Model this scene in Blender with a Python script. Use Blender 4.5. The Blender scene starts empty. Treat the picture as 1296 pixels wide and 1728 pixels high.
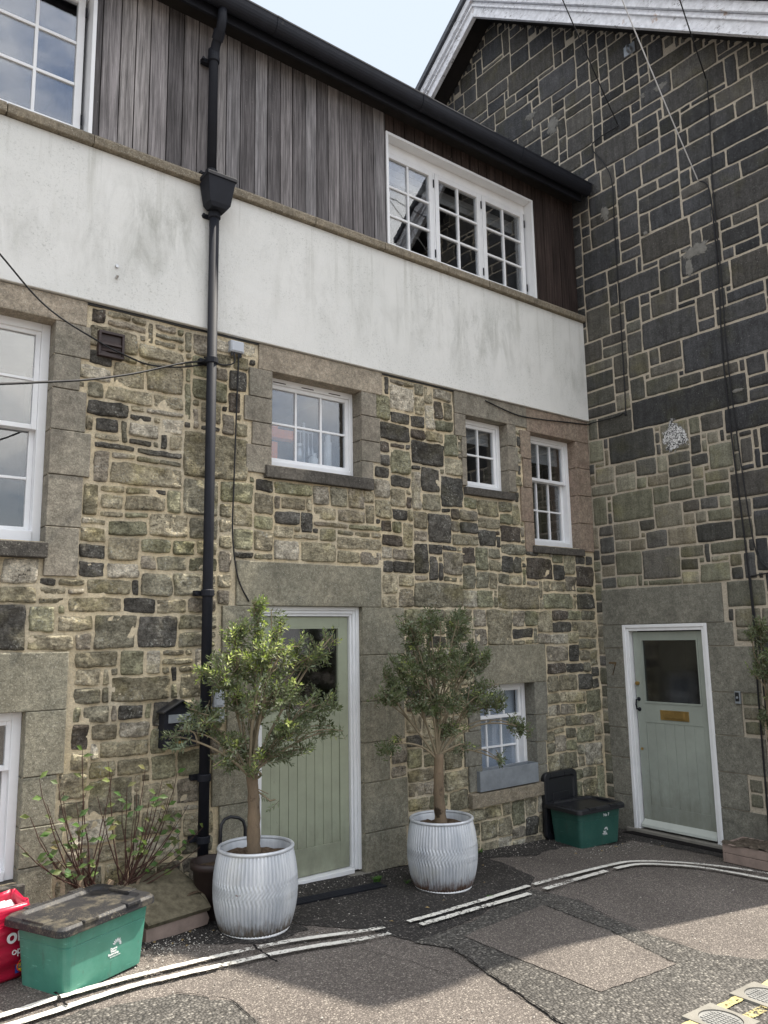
import bpy, bmesh, math, random
import numpy as np
from mathutils import Vector, Matrix
R_ = math.radians
random.seed(7)
SC = bpy.context.scene
COL = SC.collection

# ------------------------------------------------------------------ camera
yaw, pitch, roll = 0.664325801, 0.157182336, 0.0170865153
CAMP = Vector((-6.967, -5.258, 1.943))
fw = Vector((math.sin(yaw)*math.cos(pitch), math.cos(yaw)*math.cos(pitch), math.sin(pitch)))
rt = Vector((math.cos(yaw), -math.sin(yaw), 0)); dn = fw.cross(rt)
r2 = math.cos(roll)*rt + math.sin(roll)*dn
d2 = -math.sin(roll)*rt + math.cos(roll)*dn
cd = bpy.data.cameras.new('camera'); cam = bpy.data.objects.new('camera', cd); COL.objects.link(cam)
m = Matrix((r2, -d2, -fw)).transposed().to_4x4(); m.translation = CAMP
cam.matrix_world = m
cd.sensor_width = 36; cd.sensor_fit = 'AUTO'; cd.lens = 36*1331.35/1728
cd.clip_start = 0.05; cd.clip_end = 500
SC.camera = cam

# ------------------------------------------------------------------ light
SUN_EL, SUN_PLAN = R_(60.5), R_(8.5)
sdir = Vector((math.cos(SUN_PLAN)*math.cos(SUN_EL), -math.sin(SUN_PLAN)*math.cos(SUN_EL), math.sin(SUN_EL)))
W = bpy.data.worlds.new('World'); SC.world = W; W.use_nodes = True
nt = W.node_tree; nt.nodes.clear()
def N(t, typ, **kw):
    n = t.nodes.new(typ)
    for k, v in kw.items(): setattr(n, k, v)
    return n
sky = N(nt, 'ShaderNodeTexSky', sky_type='NISHITA', sun_disc=False)
sky.sun_elevation = SUN_EL; sky.sun_rotation = math.atan2(sdir.x, sdir.y)
sky.air_density = 1.0; sky.dust_density = 1.5; sky.ozone_density = 1.0
tc = N(nt, 'ShaderNodeTexCoord'); mp = N(nt, 'ShaderNodeMapping'); mp.inputs['Scale'].default_value = (1.0, 1.0, 2.2)
mp.inputs['Location'].default_value = (0.35, 0.1, 0.2)
nz = N(nt, 'ShaderNodeTexNoise'); nz.inputs['Scale'].default_value = 2.6; nz.inputs['Detail'].default_value = 7; nz.inputs['Roughness'].default_value = .55
cr = N(nt, 'ShaderNodeValToRGB'); cr.color_ramp.elements[0].position = .36; cr.color_ramp.elements[1].position = .6
cr2 = N(nt, 'ShaderNodeValToRGB'); cr2.color_ramp.elements[0].position = .35; cr2.color_ramp.elements[1].position = .75
cr2.color_ramp.elements[0].color = (6.8, 6.9, 7.1, 1); cr2.color_ramp.elements[1].color = (13.2, 12.9, 12.3, 1)
mp2 = N(nt, 'ShaderNodeMapping'); mp2.inputs['Location'].default_value = (3.1, 1.7, .4)
nz2 = N(nt, 'ShaderNodeTexNoise'); nz2.inputs['Scale'].default_value = 3.2; nz2.inputs['Detail'].default_value = 6
mx = N(nt, 'ShaderNodeMix', data_type='RGBA'); bgn = N(nt, 'ShaderNodeBackground'); wo = N(nt, 'ShaderNodeOutputWorld')
L_ = nt.links.new
L_(tc.outputs['Generated'], mp.inputs[0]); L_(mp.outputs[0], nz.inputs['Vector']); L_(nz.outputs['Fac'], cr.inputs[0])
L_(tc.outputs['Generated'], mp2.inputs[0]); L_(mp2.outputs[0], nz2.inputs['Vector']); L_(nz2.outputs['Fac'], cr2.inputs[0])
L_(cr.outputs[0], mx.inputs[0]); L_(sky.outputs[0], mx.inputs[6]); L_(cr2.outputs[0], mx.inputs[7])
# a thin blue gap in the cloud over the left roof
gap = (fw*1331+r2*(500-648)+d2*(40-864)).normalized()
vd = N(nt, 'ShaderNodeVectorMath', operation='DOT_PRODUCT'); vd.inputs[1].default_value = gap; L_(tc.outputs['Generated'], vd.inputs[0])
ad = N(nt, 'ShaderNodeMath', operation='ADD'); nsm = N(nt, 'ShaderNodeMapRange'); nsm.inputs[1].default_value = .35; nsm.inputs[2].default_value = .65; nsm.inputs[3].default_value = -.045; nsm.inputs[4].default_value = .045
nz3 = N(nt, 'ShaderNodeTexNoise'); nz3.inputs['Scale'].default_value = 6; nz3.inputs['Detail'].default_value = 7; nz3.inputs['Roughness'].default_value = .6; L_(tc.outputs['Generated'], nz3.inputs['Vector'])
L_(nz3.outputs['Fac'], nsm.inputs[0]); L_(vd.outputs['Value'], ad.inputs[0]); L_(nsm.outputs[0], ad.inputs[1])
gr = N(nt, 'ShaderNodeMapRange', interpolation_type='SMOOTHSTEP'); gr.inputs[1].default_value = .86; gr.inputs[2].default_value = 1.0; L_(ad.outputs[0], gr.inputs[0])
mx2 = N(nt, 'ShaderNodeMix', data_type='RGBA'); mx2.inputs[7].default_value = (2.75, 3.1, 3.6, 1); L_(gr.outputs[0], mx2.inputs[0]); sxyz = N(nt, 'ShaderNodeSeparateXYZ'); L_(tc.outputs['Generated'], sxyz.inputs[0])
hz = N(nt, 'ShaderNodeMapRange'); hz.inputs[1].default_value = .08; hz.inputs[2].default_value = .6; hz.inputs[3].default_value = .42; hz.inputs[4].default_value = 1.0; L_(sxyz.outputs[2], hz.inputs[0])
mul = N(nt, 'ShaderNodeMix', data_type='RGBA', blend_type='MULTIPLY'); mul.inputs[0].default_value = 1; L_(mx.outputs[2], mul.inputs[6]); L_(hz.outputs[0], mul.inputs[7]); L_(mul.outputs[2], mx2.inputs[6])
L_(mx2.outputs[2], bgn.inputs[0]); bgn.inputs[1].default_value = 0.15; L_(bgn.outputs[0], wo.inputs[0])
sd = bpy.data.lights.new('sun', 'SUN'); so = bpy.data.objects.new('sun', sd); COL.objects.link(so)
sd.energy = 4.9; sd.angle = R_(0.6); sd.color = (1, .93, .82)
so.rotation_euler = (-sdir).to_track_quat('-Z', 'Y').to_euler(); so.location = (3, -3, 14)
SC.view_settings.view_transform = 'Standard'; SC.view_settings.look = 'None'
SC.view_settings.exposure = 0.98; SC.view_settings.gamma = 1

# ------------------------------------------------------------------ materials
MATS = {}
class NB:                                   # small node-graph builder
    def __init__(s, name, rough=.8, spec=.3):
        s.m = bpy.data.materials.new(name); s.m.use_nodes = True; s.t = s.m.node_tree
        s.p = s.t.nodes['Principled BSDF']; s.p.inputs['Roughness'].default_value = rough
        s.p.inputs['Specular IOR Level'].default_value = spec
        s.geo = N(s.t, 'ShaderNodeNewGeometry'); s.pos = s.geo.outputs['Position']; MATS[name] = s.m
        s.bh = None
    def link(s, a, b): s.t.links.new(a, b)
    def useobj(s): s.pos = N(s.t, 'ShaderNodeTexCoord').outputs['Object']
    def vec(s, sc):
        n = N(s.t, 'ShaderNodeMapping'); n.inputs['Scale'].default_value = sc; s.link(s.pos, n.inputs[0]); return n.outputs[0]
    def noise(s, scale, detail=4, rough=.55, sc=None, dist=0):
        n = N(s.t, 'ShaderNodeTexNoise'); n.inputs['Scale'].default_value = scale; n.inputs['Detail'].default_value = detail
        n.inputs['Roughness'].default_value = rough; n.inputs['Distortion'].default_value = dist
        s.link(s.vec(sc) if sc else s.pos, n.inputs['Vector']); return n.outputs['Fac']
    def voro(s, scale, feature='F1', out='Distance', sc=None, rnd=1):
        n = N(s.t, 'ShaderNodeTexVoronoi', feature=feature); n.inputs['Scale'].default_value = scale
        n.inputs['Randomness'].default_value = rnd
        s.link(s.vec(sc) if sc else s.pos, n.inputs['Vector']); return n.outputs[out]
    def ramp(s, f, a, b, ca=0, cb=1):
        n = N(s.t, 'ShaderNodeMapRange'); n.inputs[1].default_value = a; n.inputs[2].default_value = b
        n.inputs[3].default_value = ca; n.inputs[4].default_value = cb; s.link(f, n.inputs[0]); return n.outputs[0]
    def math(s, op, a, b):
        n = N(s.t, 'ShaderNodeMath', operation=op)
        for i, v in ((0, a), (1, b)):
            if isinstance(v, (int, float)): n.inputs[i].default_value = v
            else: s.link(v, n.inputs[i])
        return n.outputs[0]
    def mix(s, f, a, b, mode='MIX'):
        n = N(s.t, 'ShaderNodeMix', data_type='RGBA', blend_type=mode)
        for i, v in ((0, f), (6, a), (7, b)):
            if isinstance(v, (int, float)): n.inputs[i].default_value = v
            elif isinstance(v, tuple): n.inputs[i].default_value = (*v, 1)
            else: s.link(v, n.inputs[i])
        return n.outputs[2]
    def attr(s, nm='Col'): return N(s.t, 'ShaderNodeAttribute', attribute_name=nm).outputs['Color']
    def scale(s, col, f):                   # colour times a factor socket
        return s.mix(1.0, col, f, 'MULTIPLY')
    def col(s, c):
        if isinstance(c, tuple): s.p.inputs['Base Color'].default_value = (*c, 1)
        else: s.link(c, s.p.inputs['Base Color'])
        return s
    def bump(s, h, strength=.5, dist=.01):
        n = N(s.t, 'ShaderNodeBump'); n.inputs['Strength'].default_value = strength; n.inputs['Distance'].default_value = dist
        s.link(h, n.inputs['Height'])
        if s.bh: s.link(s.bh, n.inputs['Normal'])
        s.bh = n.outputs[0]; s.link(s.bh, s.p.inputs['Normal']); return s
    def rough(s, f): s.link(f, s.p.inputs['Roughness'])

def mk_stone(name, lichen, mott=(.5, 1.5), streak=False):
    b = NB(name, .95, .15)
    c = b.attr()
    c = b.scale(c, b.ramp(b.noise(9, 8, .7), .3, .7, *mott))
    if lichen: c = b.scale(c, b.ramp(b.noise(26, 6, .75), .34, .6, .55, 1.25))
    c = b.scale(c, b.ramp(b.noise(75, 5, .8), .3, .7, .5, 1.52))
    c = b.mix(b.ramp(b.noise(3.3, 5), .52, .7, 0, .45), c, b.scale(c, (1.15, 1.1, .62)))
    if lichen:
        f = b.math('MULTIPLY', b.ramp(b.noise(55, 4, .7), .56, .64), b.ramp(b.noise(4.5, 3), .47, .62))
        c = b.mix(b.math('MULTIPLY', f, lichen), c, (.5, .5, .44))
        d = b.math('MULTIPLY', b.ramp(b.noise(42, 4, .7, sc=(1.1, 1, 1)), .58, .63), b.ramp(b.noise(3.1, 3), .5, .6))
        c = b.mix(b.math('MULTIPLY', d, .8), c, (.03, .028, .024))
    if streak:
        c = b.scale(c, b.ramp(b.noise(24, 3, .6, sc=(1, 1, .07)), .3, .7, .8, 1.2))
        c = b.mix(b.ramp(b.noise(80, 2, .5), .70, .74, 0, .7), c, (.3, .3, .28))
    b.col(c); b.bump(b.noise(30, 8, .8), .9, .03 if lichen else .012)
    if lichen: b.bump(b.voro(34, 'F1', sc=(1, 1, 1.6)), .55, .014)
    b.bump(b.noise(150, 4, .75), .5, .008)
    return b
mk_stone('rubble_stone', .8)
mk_stone('dark_stone', .0, (.75, 1.25), True)
def mk_mortar(name, a, b_, dirt=.5):
    b = NB(name, .95, .1)
    c = b.mix(b.ramp(b.noise(2.2, 5), .35, .65), a, b_)
    c = b.scale(c, b.ramp(b.noise(55, 5, .7), .3, .7, .75, 1.2))
    c = b.mix(b.ramp(b.noise(1.3, 6, .65), .55, .75, 0, dirt), c, tuple(x*.4 for x in a))
    b.col(c); b.bump(b.noise(70, 6, .75), .8, .015)
mk_mortar('sandy_mortar', (.68, .57, .38), (.6, .53, .4), .4)
mk_mortar('pale_mortar', (.5, .44, .35), (.46, .41, .33), .6)
def mk_dressed(name, a, b_, speck=.0, sc=1.0, dark=.35):
    b = NB(name, .92, .15)
    c = b.mix(b.ramp(b.noise(2.5, 5), .35, .65), a, b_)
    c = b.scale(c, b.ramp(b.noise(14, 6, .7), .3, .7, .75, 1.22))
    c = b.scale(c, b.ramp(b.noise(110, 3, .7), .3, .7, .7, 1.3))
    c = b.scale(c, b.ramp(b.noise(34, 6, .8), .33, .67, .66, 1.34))
    c = b.mix(b.math('MULTIPLY', b.ramp(b.noise(60, 4, .75), .6, .66), b.ramp(b.noise(5, 3), .45, .6, 0, .55)), c, (.46, .45, .38))
    c = b.mix(b.ramp(b.noise(2.1, 6, .7), .52, .7, 0, .5), c, tuple(x*.45 for x in a))
    c = b.mix(b.ramp(b.noise(7, 4, .6, sc=(1, 1, .25)), .55, .78, 0, dark), c, (.05, .047, .04))
    if speck:
        v = b.voro(75, 'F1', 'Color'); 
        f = b.ramp(b.voro(75), .12, .3, 1, 0)
        sel = b.ramp(b.noise(40, 2), .5, .56)
        c = b.mix(b.math('MULTIPLY', b.math('MULTIPLY', f, sel), speck), c, (.52, .49, .42))
    b.col(c); b.bump(b.noise(60, 6, .75), .5, .012); return b
mk_dressed('jamb_stone', (.26, .232, .188), (.215, .2, .162))
mk_dressed('lichen_stone', (.25, .232, .175), (.205, .195, .15), .6)
mk_dressed('cast_concrete', (.34, .29, .225), (.29, .255, .2), .9)
mk_dressed('brown_stone', (.25, .19, .15), (.27, .22, .17), .25)
mk_dressed('grey_stone', (.205, .198, .165), (.17, .167, .14), .15, dark=.2)
mk_dressed('sill_stone', (.1, .092, .08), (.07, .065, .058), .3)
mk_dressed('coping_stone', (.25, .215, .16), (.19, .165, .125), .8)

b = NB('white_render', .9, .2)
c = b.mix(b.ramp(b.noise(1.2, 6, .6), .35, .65), (.72, .72, .69), (.655, .66, .63))
st = b.math('MULTIPLY', b.ramp(b.noise(5.5, 7, .72, sc=(1, 1, .3), dist=.6), .45, .72), b.ramp(b.noise(.85, 4), .38, .6))
zz = N(b.t, 'ShaderNodeSeparateXYZ'); b.link(b.pos, zz.inputs[0])
band = b.math('MULTIPLY', b.ramp(zz.outputs[2], 4.3, 4.7), b.ramp(zz.outputs[2], 5.35, 5.05))
c = b.mix(b.math('MULTIPLY', b.math('MULTIPLY', st, band), .75), c, (.31, .315, .28))
c = b.mix(b.math('MULTIPLY', b.ramp(b.noise(60, 4, .8), .55, .68), b.math('MULTIPLY', b.ramp(b.noise(2.4, 4), .4, .6), .6)), c, (.28, .29, .26))
dr_ = b.math('MULTIPLY', b.ramp(b.noise(16, 4, .6, sc=(1, 1, .05)), .54, .68), b.ramp(zz.outputs[2], 4.45, 5.38))
c = b.mix(b.math('MULTIPLY', dr_, .4), c, (.34, .34, .29))
c = b.mix(b.math('MULTIPLY', b.ramp(b.noise(11, 5, .7, sc=(1, 1, .12)), .6, .8), .3), c, (.45, .46, .4))
b.col(c); b.bump(b.noise(90, 5, .8), .45, .01); b.bump(b.noise(7, 4), .3, .02)

b = NB('weathered_board', .85, .2)
c = b.attr()
c = b.scale(c, b.ramp(b.noise(30, 6, .7, sc=(3, 3, .12)), .3, .7, .62, 1.4))
c = b.scale(c, b.ramp(b.noise(5, 5, .6, sc=(2, 2, .25)), .35, .65, .7, 1.25))
c = b.scale(c, b.ramp(b.noise(14, 5, .7, sc=(4, 4, .09)), .42, .56, .62, 1.12))
c = b.mix(b.math('MULTIPLY', b.ramp(b.noise(60, 4, .7, sc=(1, 1, .4)), .64, .7), b.ramp(b.noise(1.6, 3), .5, .62, 0, .7)), c, (.42, .4, .39))
b.col(c); b.bump(b.noise(40, 5, .7, sc=(3, 3, .1)), .5, .006)

def simple(name, colr, rough=.5, spec=.4, var=.12, bump=.15, bs=60, metal=0, obj=False, sc=8):
    b = NB(name, rough, spec)
    if obj: b.useobj()
    c = b.scale(colr, b.ramp(b.noise(sc, 5, .6), .3, .7, 1-var, 1+var)) if not isinstance(colr, tuple) else b.mix(b.ramp(b.noise(sc, 5, .65), .3, .7), tuple(x*(1-var) for x in colr), tuple(min(1, x*(1+var)) for x in colr))
    b.col(c)
    if bump: b.bump(b.noise(bs, 4, .6), bump, .004)
    b.p.inputs['Metallic'].default_value = metal
    return b
b = simple('white_paint', (.76, .77, .78), .45, .4, .04, .2, 30)
simple('old_white_paint', (.66, .66, .66), .6, .3, .1, .3, 40)
simple('black_plastic', (.012, .013, .016), .38, .5, .2, .05)
simple('black_iron', (.011, .0125, .018), .66, .25, .2, .15)
simple('dark_soffit', (.02, .018, .017), .8, .2, .2, .1)
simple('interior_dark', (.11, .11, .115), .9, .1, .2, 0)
simple('blind_fabric', (.42, .42, .41), .9, .1, .05, 0)
simple('grey_blind', (.5, .55, .62), .9, .1, .04, 0)
simple('sage_paint', (.31, .335, .245), .45, .4, .06, .15, 25)
simple('grey_sage_paint', (.295, .325, .285), .45, .4, .05, .12, 25)
simple('pale_sage_paint', (.45, .48, .44), .45, .4, .05, .12, 25)
for nm in ('sage_paint', 'grey_sage_paint'):
    b = NB.__new__(NB); b.m = MATS[nm]; b.t = b.m.node_tree; b.p = b.t.nodes['Principled BSDF']; b.geo = N(b.t, 'ShaderNodeNewGeometry'); b.pos = b.geo.outputs['Position']; b.bh = None
    src = b.p.inputs['Base Color'].links[0].from_socket; zz_ = N(b.t, 'ShaderNodeSeparateXYZ'); b.link(b.pos, zz_.inputs[0])
    low = b.ramp(b.math('ADD', zz_.outputs[2], b.ramp(b.noise(9, 6, .7, sc=(1, 1, .5)), .3, .7, -.22, .22)), .12, .55, .5, 0)
    c = b.mix(low, src, (.13, .125, .095)); c = b.mix(b.ramp(b.noise(26, 5, .75, sc=(1, 1, .3)), .66, .72, 0, .4), c, (.16, .15, .12))
    c = b.scale(c, b.ramp(b.noise(1.8, 4), .3, .7, .9, 1.08)); b.col(c); b.rough(b.ramp(b.noise(6, 4), .3, .7, .35, .6))
simple('brass', (.42, .28, .1), .4, .5, .25, .2, 60, .8)
simple('steel', (.5, .5, .5), .35, .5, .1, .1, 60, .9)
simple('lead_sheet', (.16, .18, .22), .45, .5, .2, .3, 12, .3)
simple('slate', (.05, .055, .065), .6, .4, .3, .3)
simple('brown_plastic', (.035, .022, .02), .5, .4, .2, .1)
simple('grey_plastic', (.45, .48, .52), .5, .4, .06, .05)
simple('zinc', (.25, .275, .3), .5, .5, .2, .15, 20, .3)
simple('cable_rubber', (.014, .014, .016), .6, .3, .1, 0)
simple('cable_white', (.6, .6, .6), .6, .3, .1, 0)
simple('soil', (.09, .065, .045), .95, .1, .5, 1.0, 60, sc=40)
simple('mulch', (.085, .07, .055), .95, .1, .5, 1.0, 40, sc=30)
simple('old_wood', (.12, .1, .07), .9, .15, .35, .6, 40, sc=20)
simple('pink_wood', (.26, .2, .17), .85, .2, .2, .4, 40)
simple('bin_green', (.05, .2, .145), .42, .5, .1, .1, 40, obj=True)
simple('bin_dark_green', (.018, .075, .06), .42, .5, .1, .1, 40, obj=True)
simple('bag_red', (.42, .01, .04), .35, .5, .12, .4, 14)
simple('print_white', (.72, .74, .74), .6, .3, .05, 0)
simple('print_yellow', (.75, .55, .03), .5, .3, .05, 0)
simple('print_blue', (.02, .05, .25), .5, .3, .05, 0)
simple('print_red', (.6, .02, .02), .5, .3, .05, 0)
simple('orange_plastic', (.75, .2, .05), .5, .4, .1, 0)
simple('iron_cover', (.2, .2, .19), .6, .5, .3, .4, 50, .3)
simple('pale_concrete', (.2, .19, .165), .9, .2, .15, .5, 60)
simple('dry_leaf', (.3, .22, .1), .8, .2, .3, 0)
simple('grass_blade', (.06, .14, .025), .7, .3, .3, 0)
for nm, fade in (('bin_green', (.12, .3, .24)), ('bin_dark_green', (.05, .12, .1))):
    mt_ = M_[nm] if False else MATS[nm]; t_ = mt_.node_tree; pb = t_.nodes['Principled BSDF']; src = pb.inputs['Base Color'].links[0].from_socket
    tcn = N(t_, 'ShaderNodeTexCoord'); 
    def nz_(sc, scl, a_, c_, hi):
        mp_ = N(t_, 'ShaderNodeMapping'); mp_.inputs['Scale'].default_value = scl; t_.links.new(tcn.outputs['Object'], mp_.inputs[0])
        n_ = N(t_, 'ShaderNodeTexNoise'); n_.inputs['Scale'].default_value = sc; n_.inputs['Detail'].default_value = 6; n_.inputs['Roughness'].default_value = .7; t_.links.new(mp_.outputs[0], n_.inputs['Vector'])
        r_ = N(t_, 'ShaderNodeMapRange'); r_.inputs[1].default_value = a_; r_.inputs[2].default_value = c_; r_.inputs[4].default_value = hi; t_.links.new(n_.outputs['Fac'], r_.inputs[0]); return r_.outputs[0]
    for f_, cc in ((nz_(6, (1, 1, 1), .45, .75, .45), fade), (nz_(30, (.35, .35, 2.5), .62, .68, .5), tuple(q*1.5 for q in fade)), (nz_(22, (1, 1, .4), .58, .72, .5), (.06, .055, .045))):
        mm = N(t_, 'ShaderNodeMix', data_type='RGBA'); mm.inputs[7].default_value = (*cc, 1); t_.links.new(f_, mm.inputs[0]); t_.links.new(src, mm.inputs[6]); src = mm.outputs[2]
    t_.links.new(src, pb.inputs['Base Color'])
# lid with grit settled on the plastic
b = NB('gritty_lid', .55, .4); b.useobj()
c = b.mix(b.ramp(b.noise(7, 6, .7), .5, .66), (.016, .016, .018), (.1, .088, .065))
c = b.mix(b.math('MULTIPLY', b.ramp(b.noise(120, 3, .8), .56, .64), b.ramp(b.noise(5, 4), .45, .65, 0, .8)), c, (.32, .28, .2))
b.col(c); b.bump(b.noise(120, 4, .7), .4, .004)
# white-washed bargeboard with flaking paint
b = NB('flaking_paint', .8, .2)
fl = b.math('MULTIPLY', b.ramp(b.noise(26, 7, .8, sc=(1, .6, 1.2)), .55, .6), b.ramp(b.noise(3, 4), .4, .62))
c = b.mix(fl, (.76, .77, .8), (.13, .12, .11))
c = b.mix(b.ramp(b.noise(5.5, 4), .66, .74, 0, .8), c, (.36, .19, .09))
c = b.scale(c, b.ramp(b.noise(18, 5), .3, .7, .8, 1.12))
b.col(c); b.bump(b.noise(26, 7, .8), .5, .01)
# galvanised tub
b = NB('galvanised', .42, .5); b.useobj(); b.p.inputs['Metallic'].default_value = .25
c = b.mix(b.ramp(b.noise(9, 5, .6, sc=(1, 1, .25)), .3, .7), (.38, .41, .45), (.62, .64, .66))
c = b.mix(b.ramp(b.noise(3.5, 4), .55, .75, 0, .5), c, (.5, .49, .42))
c = b.mix(b.ramp(b.noise(40, 4, .6, sc=(1, 1, .08)), .55, .75, 0, .5), c, (.66, .68, .7))
c = b.mix(b.ramp(b.noise(6, 3, .6, sc=(1, 1, 2)), .71, .74, 0, .9), c, (.11, .04, .022))
sx = N(b.t, 'ShaderNodeSeparateXYZ'); b.link(b.pos, sx.inputs[0])
zr = b.math('ADD', sx.outputs[2], b.ramp(b.noise(30, 5, .7, sc=(1, 1, .3)), .3, .7, -.05, .05))
c = b.mix(b.ramp(zr, .03, .105, .95, 0), c, b.attr('rust'))
b.col(c); b.bump(b.noise(40, 4), .15, .004)
# glass: clear with a double-glazing strength reflection
def mk_glass(name, ior, tint=(1, 1, 1), rough=0):
    g = NB(name); t = g.t
    gl = N(t, 'ShaderNodeBsdfGlossy'); gl.inputs['Roughness'].default_value = rough; gl.inputs['Color'].default_value = (1, 1, 1, 1)
    tr = N(t, 'ShaderNodeBsdfTransparent'); tr.inputs[0].default_value = (*tint, 1)
    lw = N(t, 'ShaderNodeLayerWeight'); lw.inputs[0].default_value = .5
    f5 = g.math('POWER', lw.outputs['Facing'], 5.0); fr = N(t, 'ShaderNodeMapRange'); fr.inputs[3].default_value = ior; fr.inputs[4].default_value = 1; g.link(f5, fr.inputs[0])
    ms = N(t, 'ShaderNodeMixShader'); g.link(fr.outputs[0], ms.inputs[0]); g.link(tr.outputs[0], ms.inputs[1]); g.link(gl.outputs[0], ms.inputs[2])
    bp = N(t, 'ShaderNodeBump'); bp.inputs['Strength'].default_value = .02; bp.inputs['Distance'].default_value = .05
    g.link(g.noise(3, 2), bp.inputs['Height']); g.link(bp.outputs[0], gl.inputs['Normal'])
    g.link(ms.outputs[0], t.nodes['Material Output'].inputs[0])
mk_glass('window_glass', .13, (.86, .88, .9))
mk_glass('door_glass', .10, (.55, .57, .58), .12)
# roads
def mk_asphalt(name, a, b_, stone, coarse, bumpd, lo, hi):
    b = NB(name, .88, .25)
    c = b.mix(b.ramp(b.noise(1.6, 6, .65), .35, .65), a, b_)
    v = b.voro(coarse, 'F1', 'Color')
    s1 = N(b.t, 'ShaderNodeSeparateColor'); b.link(v, s1.inputs[0])
    c = b.scale(c, b.ramp(s1.outputs[0], 0, 1, lo, hi))
    c = b.mix(b.ramp(s1.outputs[1], .86, .9, 0, .6), c, stone)
    c = b.mix(b.ramp(b.voro(coarse), .3/1, .62/1, 0, .6), c, tuple(x*.25 for x in a))
    c = b.mix(b.ramp(b.noise(3.2, 7, .75), .58, .75, 0, .55), c, tuple(x*.35 for x in a))
    c = b.scale(c, b.ramp(b.noise(.9, 5, .6), .35, .65, .85, 1.12))
    b.col(c); b.bump(b.math('MULTIPLY', b.voro(coarse), -1.0), .9, bumpd); b.bump(b.noise(25, 6, .7), .4, .012)
mk_asphalt('brown_asphalt', (.15, .131, .116), (.178, .156, .138), (.4, .36, .31), 110, .005, .72, 1.28)
mk_asphalt('rough_asphalt', (.108, .102, .092), (.132, .123, .11), (.34, .32, .28), 62, .02, .6, 1.4)
mk_asphalt('dark_asphalt', (.04, .037, .035), (.06, .055, .05), (.22, .2, .18), 85, .008, .7, 1.3)
simple('crack_tar', (.012, .011, .011), .9, .1, .2, .4)
def mk_line(name, colr, wear):
    b = NB(name, .75, .3)
    c = b.scale(b.mix(b.ramp(b.noise(3, 4), .3, .7), colr, tuple(x*.8 for x in colr)), b.ramp(b.noise(45, 5, .75), .3, .7, .72, 1.15))
    b.col(c); b.bump(b.noise(80, 4), .4, .006)
    f = b.math('ADD', b.noise(38, 6, .8), b.ramp(b.noise(2.3, 3), .3, .7, -.12, .12))
    b.link(b.ramp(f, wear, wear+.03), b.p.inputs['Alpha'])
mk_line('white_line', (.75, .73, .66), .4)
mk_line('yellow_line', (.5, .42, .19), .42)
# plants
def mk_leaf(name, back):
    b = NB(name, .55, .3); c = b.attr(); b.col(b.mix(b.geo.outputs['Backfacing'], c, back))
    t = b.t; tl = N(t, 'ShaderNodeBsdfTranslucent'); b.link(b.scale(c, (1.1, 1.4, .5)), tl.inputs[0])
    ad = N(t, 'ShaderNodeMixShader'); ad.inputs[0].default_value = .28
    b.link(b.p.outputs[0], ad.inputs[1]); b.link(tl.outputs[0], ad.inputs[2]); b.link(ad.outputs[0], t.nodes['Material Output'].inputs[0])
mk_leaf('olive_leaf', (.17, .2, .13)); mk_leaf('shrub_leaf', (.15, .17, .07))
b = NB('bark', .9, .15); c = b.mix(b.ramp(b.noise(14, 6, .7, sc=(1, 1, .4)), .35, .65), (.2, .15, .1), (.13, .1, .07))
c = b.mix(b.ramp(b.noise(9, 4), .58, .66, 0, .9), c, (.03, .022, .016)); b.col(c); b.bump(b.noise(50, 5, .7, sc=(1, 1, .3)), .6, .01)
simple('twig_red', (.06, .03, .022), .7, .3, .3, 0)
simple('twig_olive', (.2, .165, .11), .8, .2, .2, 0)
M = MATS

# ------------------------------------------------------------------ mesh helpers
WORLD_AT = {}
def tag(o, label=None, cat=None, group=None, kind=None):
    for k, v in (('label', label), ('category', cat), ('group', group), ('kind', kind)):
        if v: o[k] = v
    return o
def empty(name, loc, rz=0, label=None, cat=None, group=None):
    o = bpy.data.objects.new(name, None); COL.objects.link(o); o.location = loc; o.rotation_euler = (0, 0, rz)
    o.empty_display_size = .2; WORLD_AT[o.name] = Vector(loc); return tag(o, label, cat, group)
def gz(x): return -.04*max(-9.0, min(2.0, x))

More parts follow.
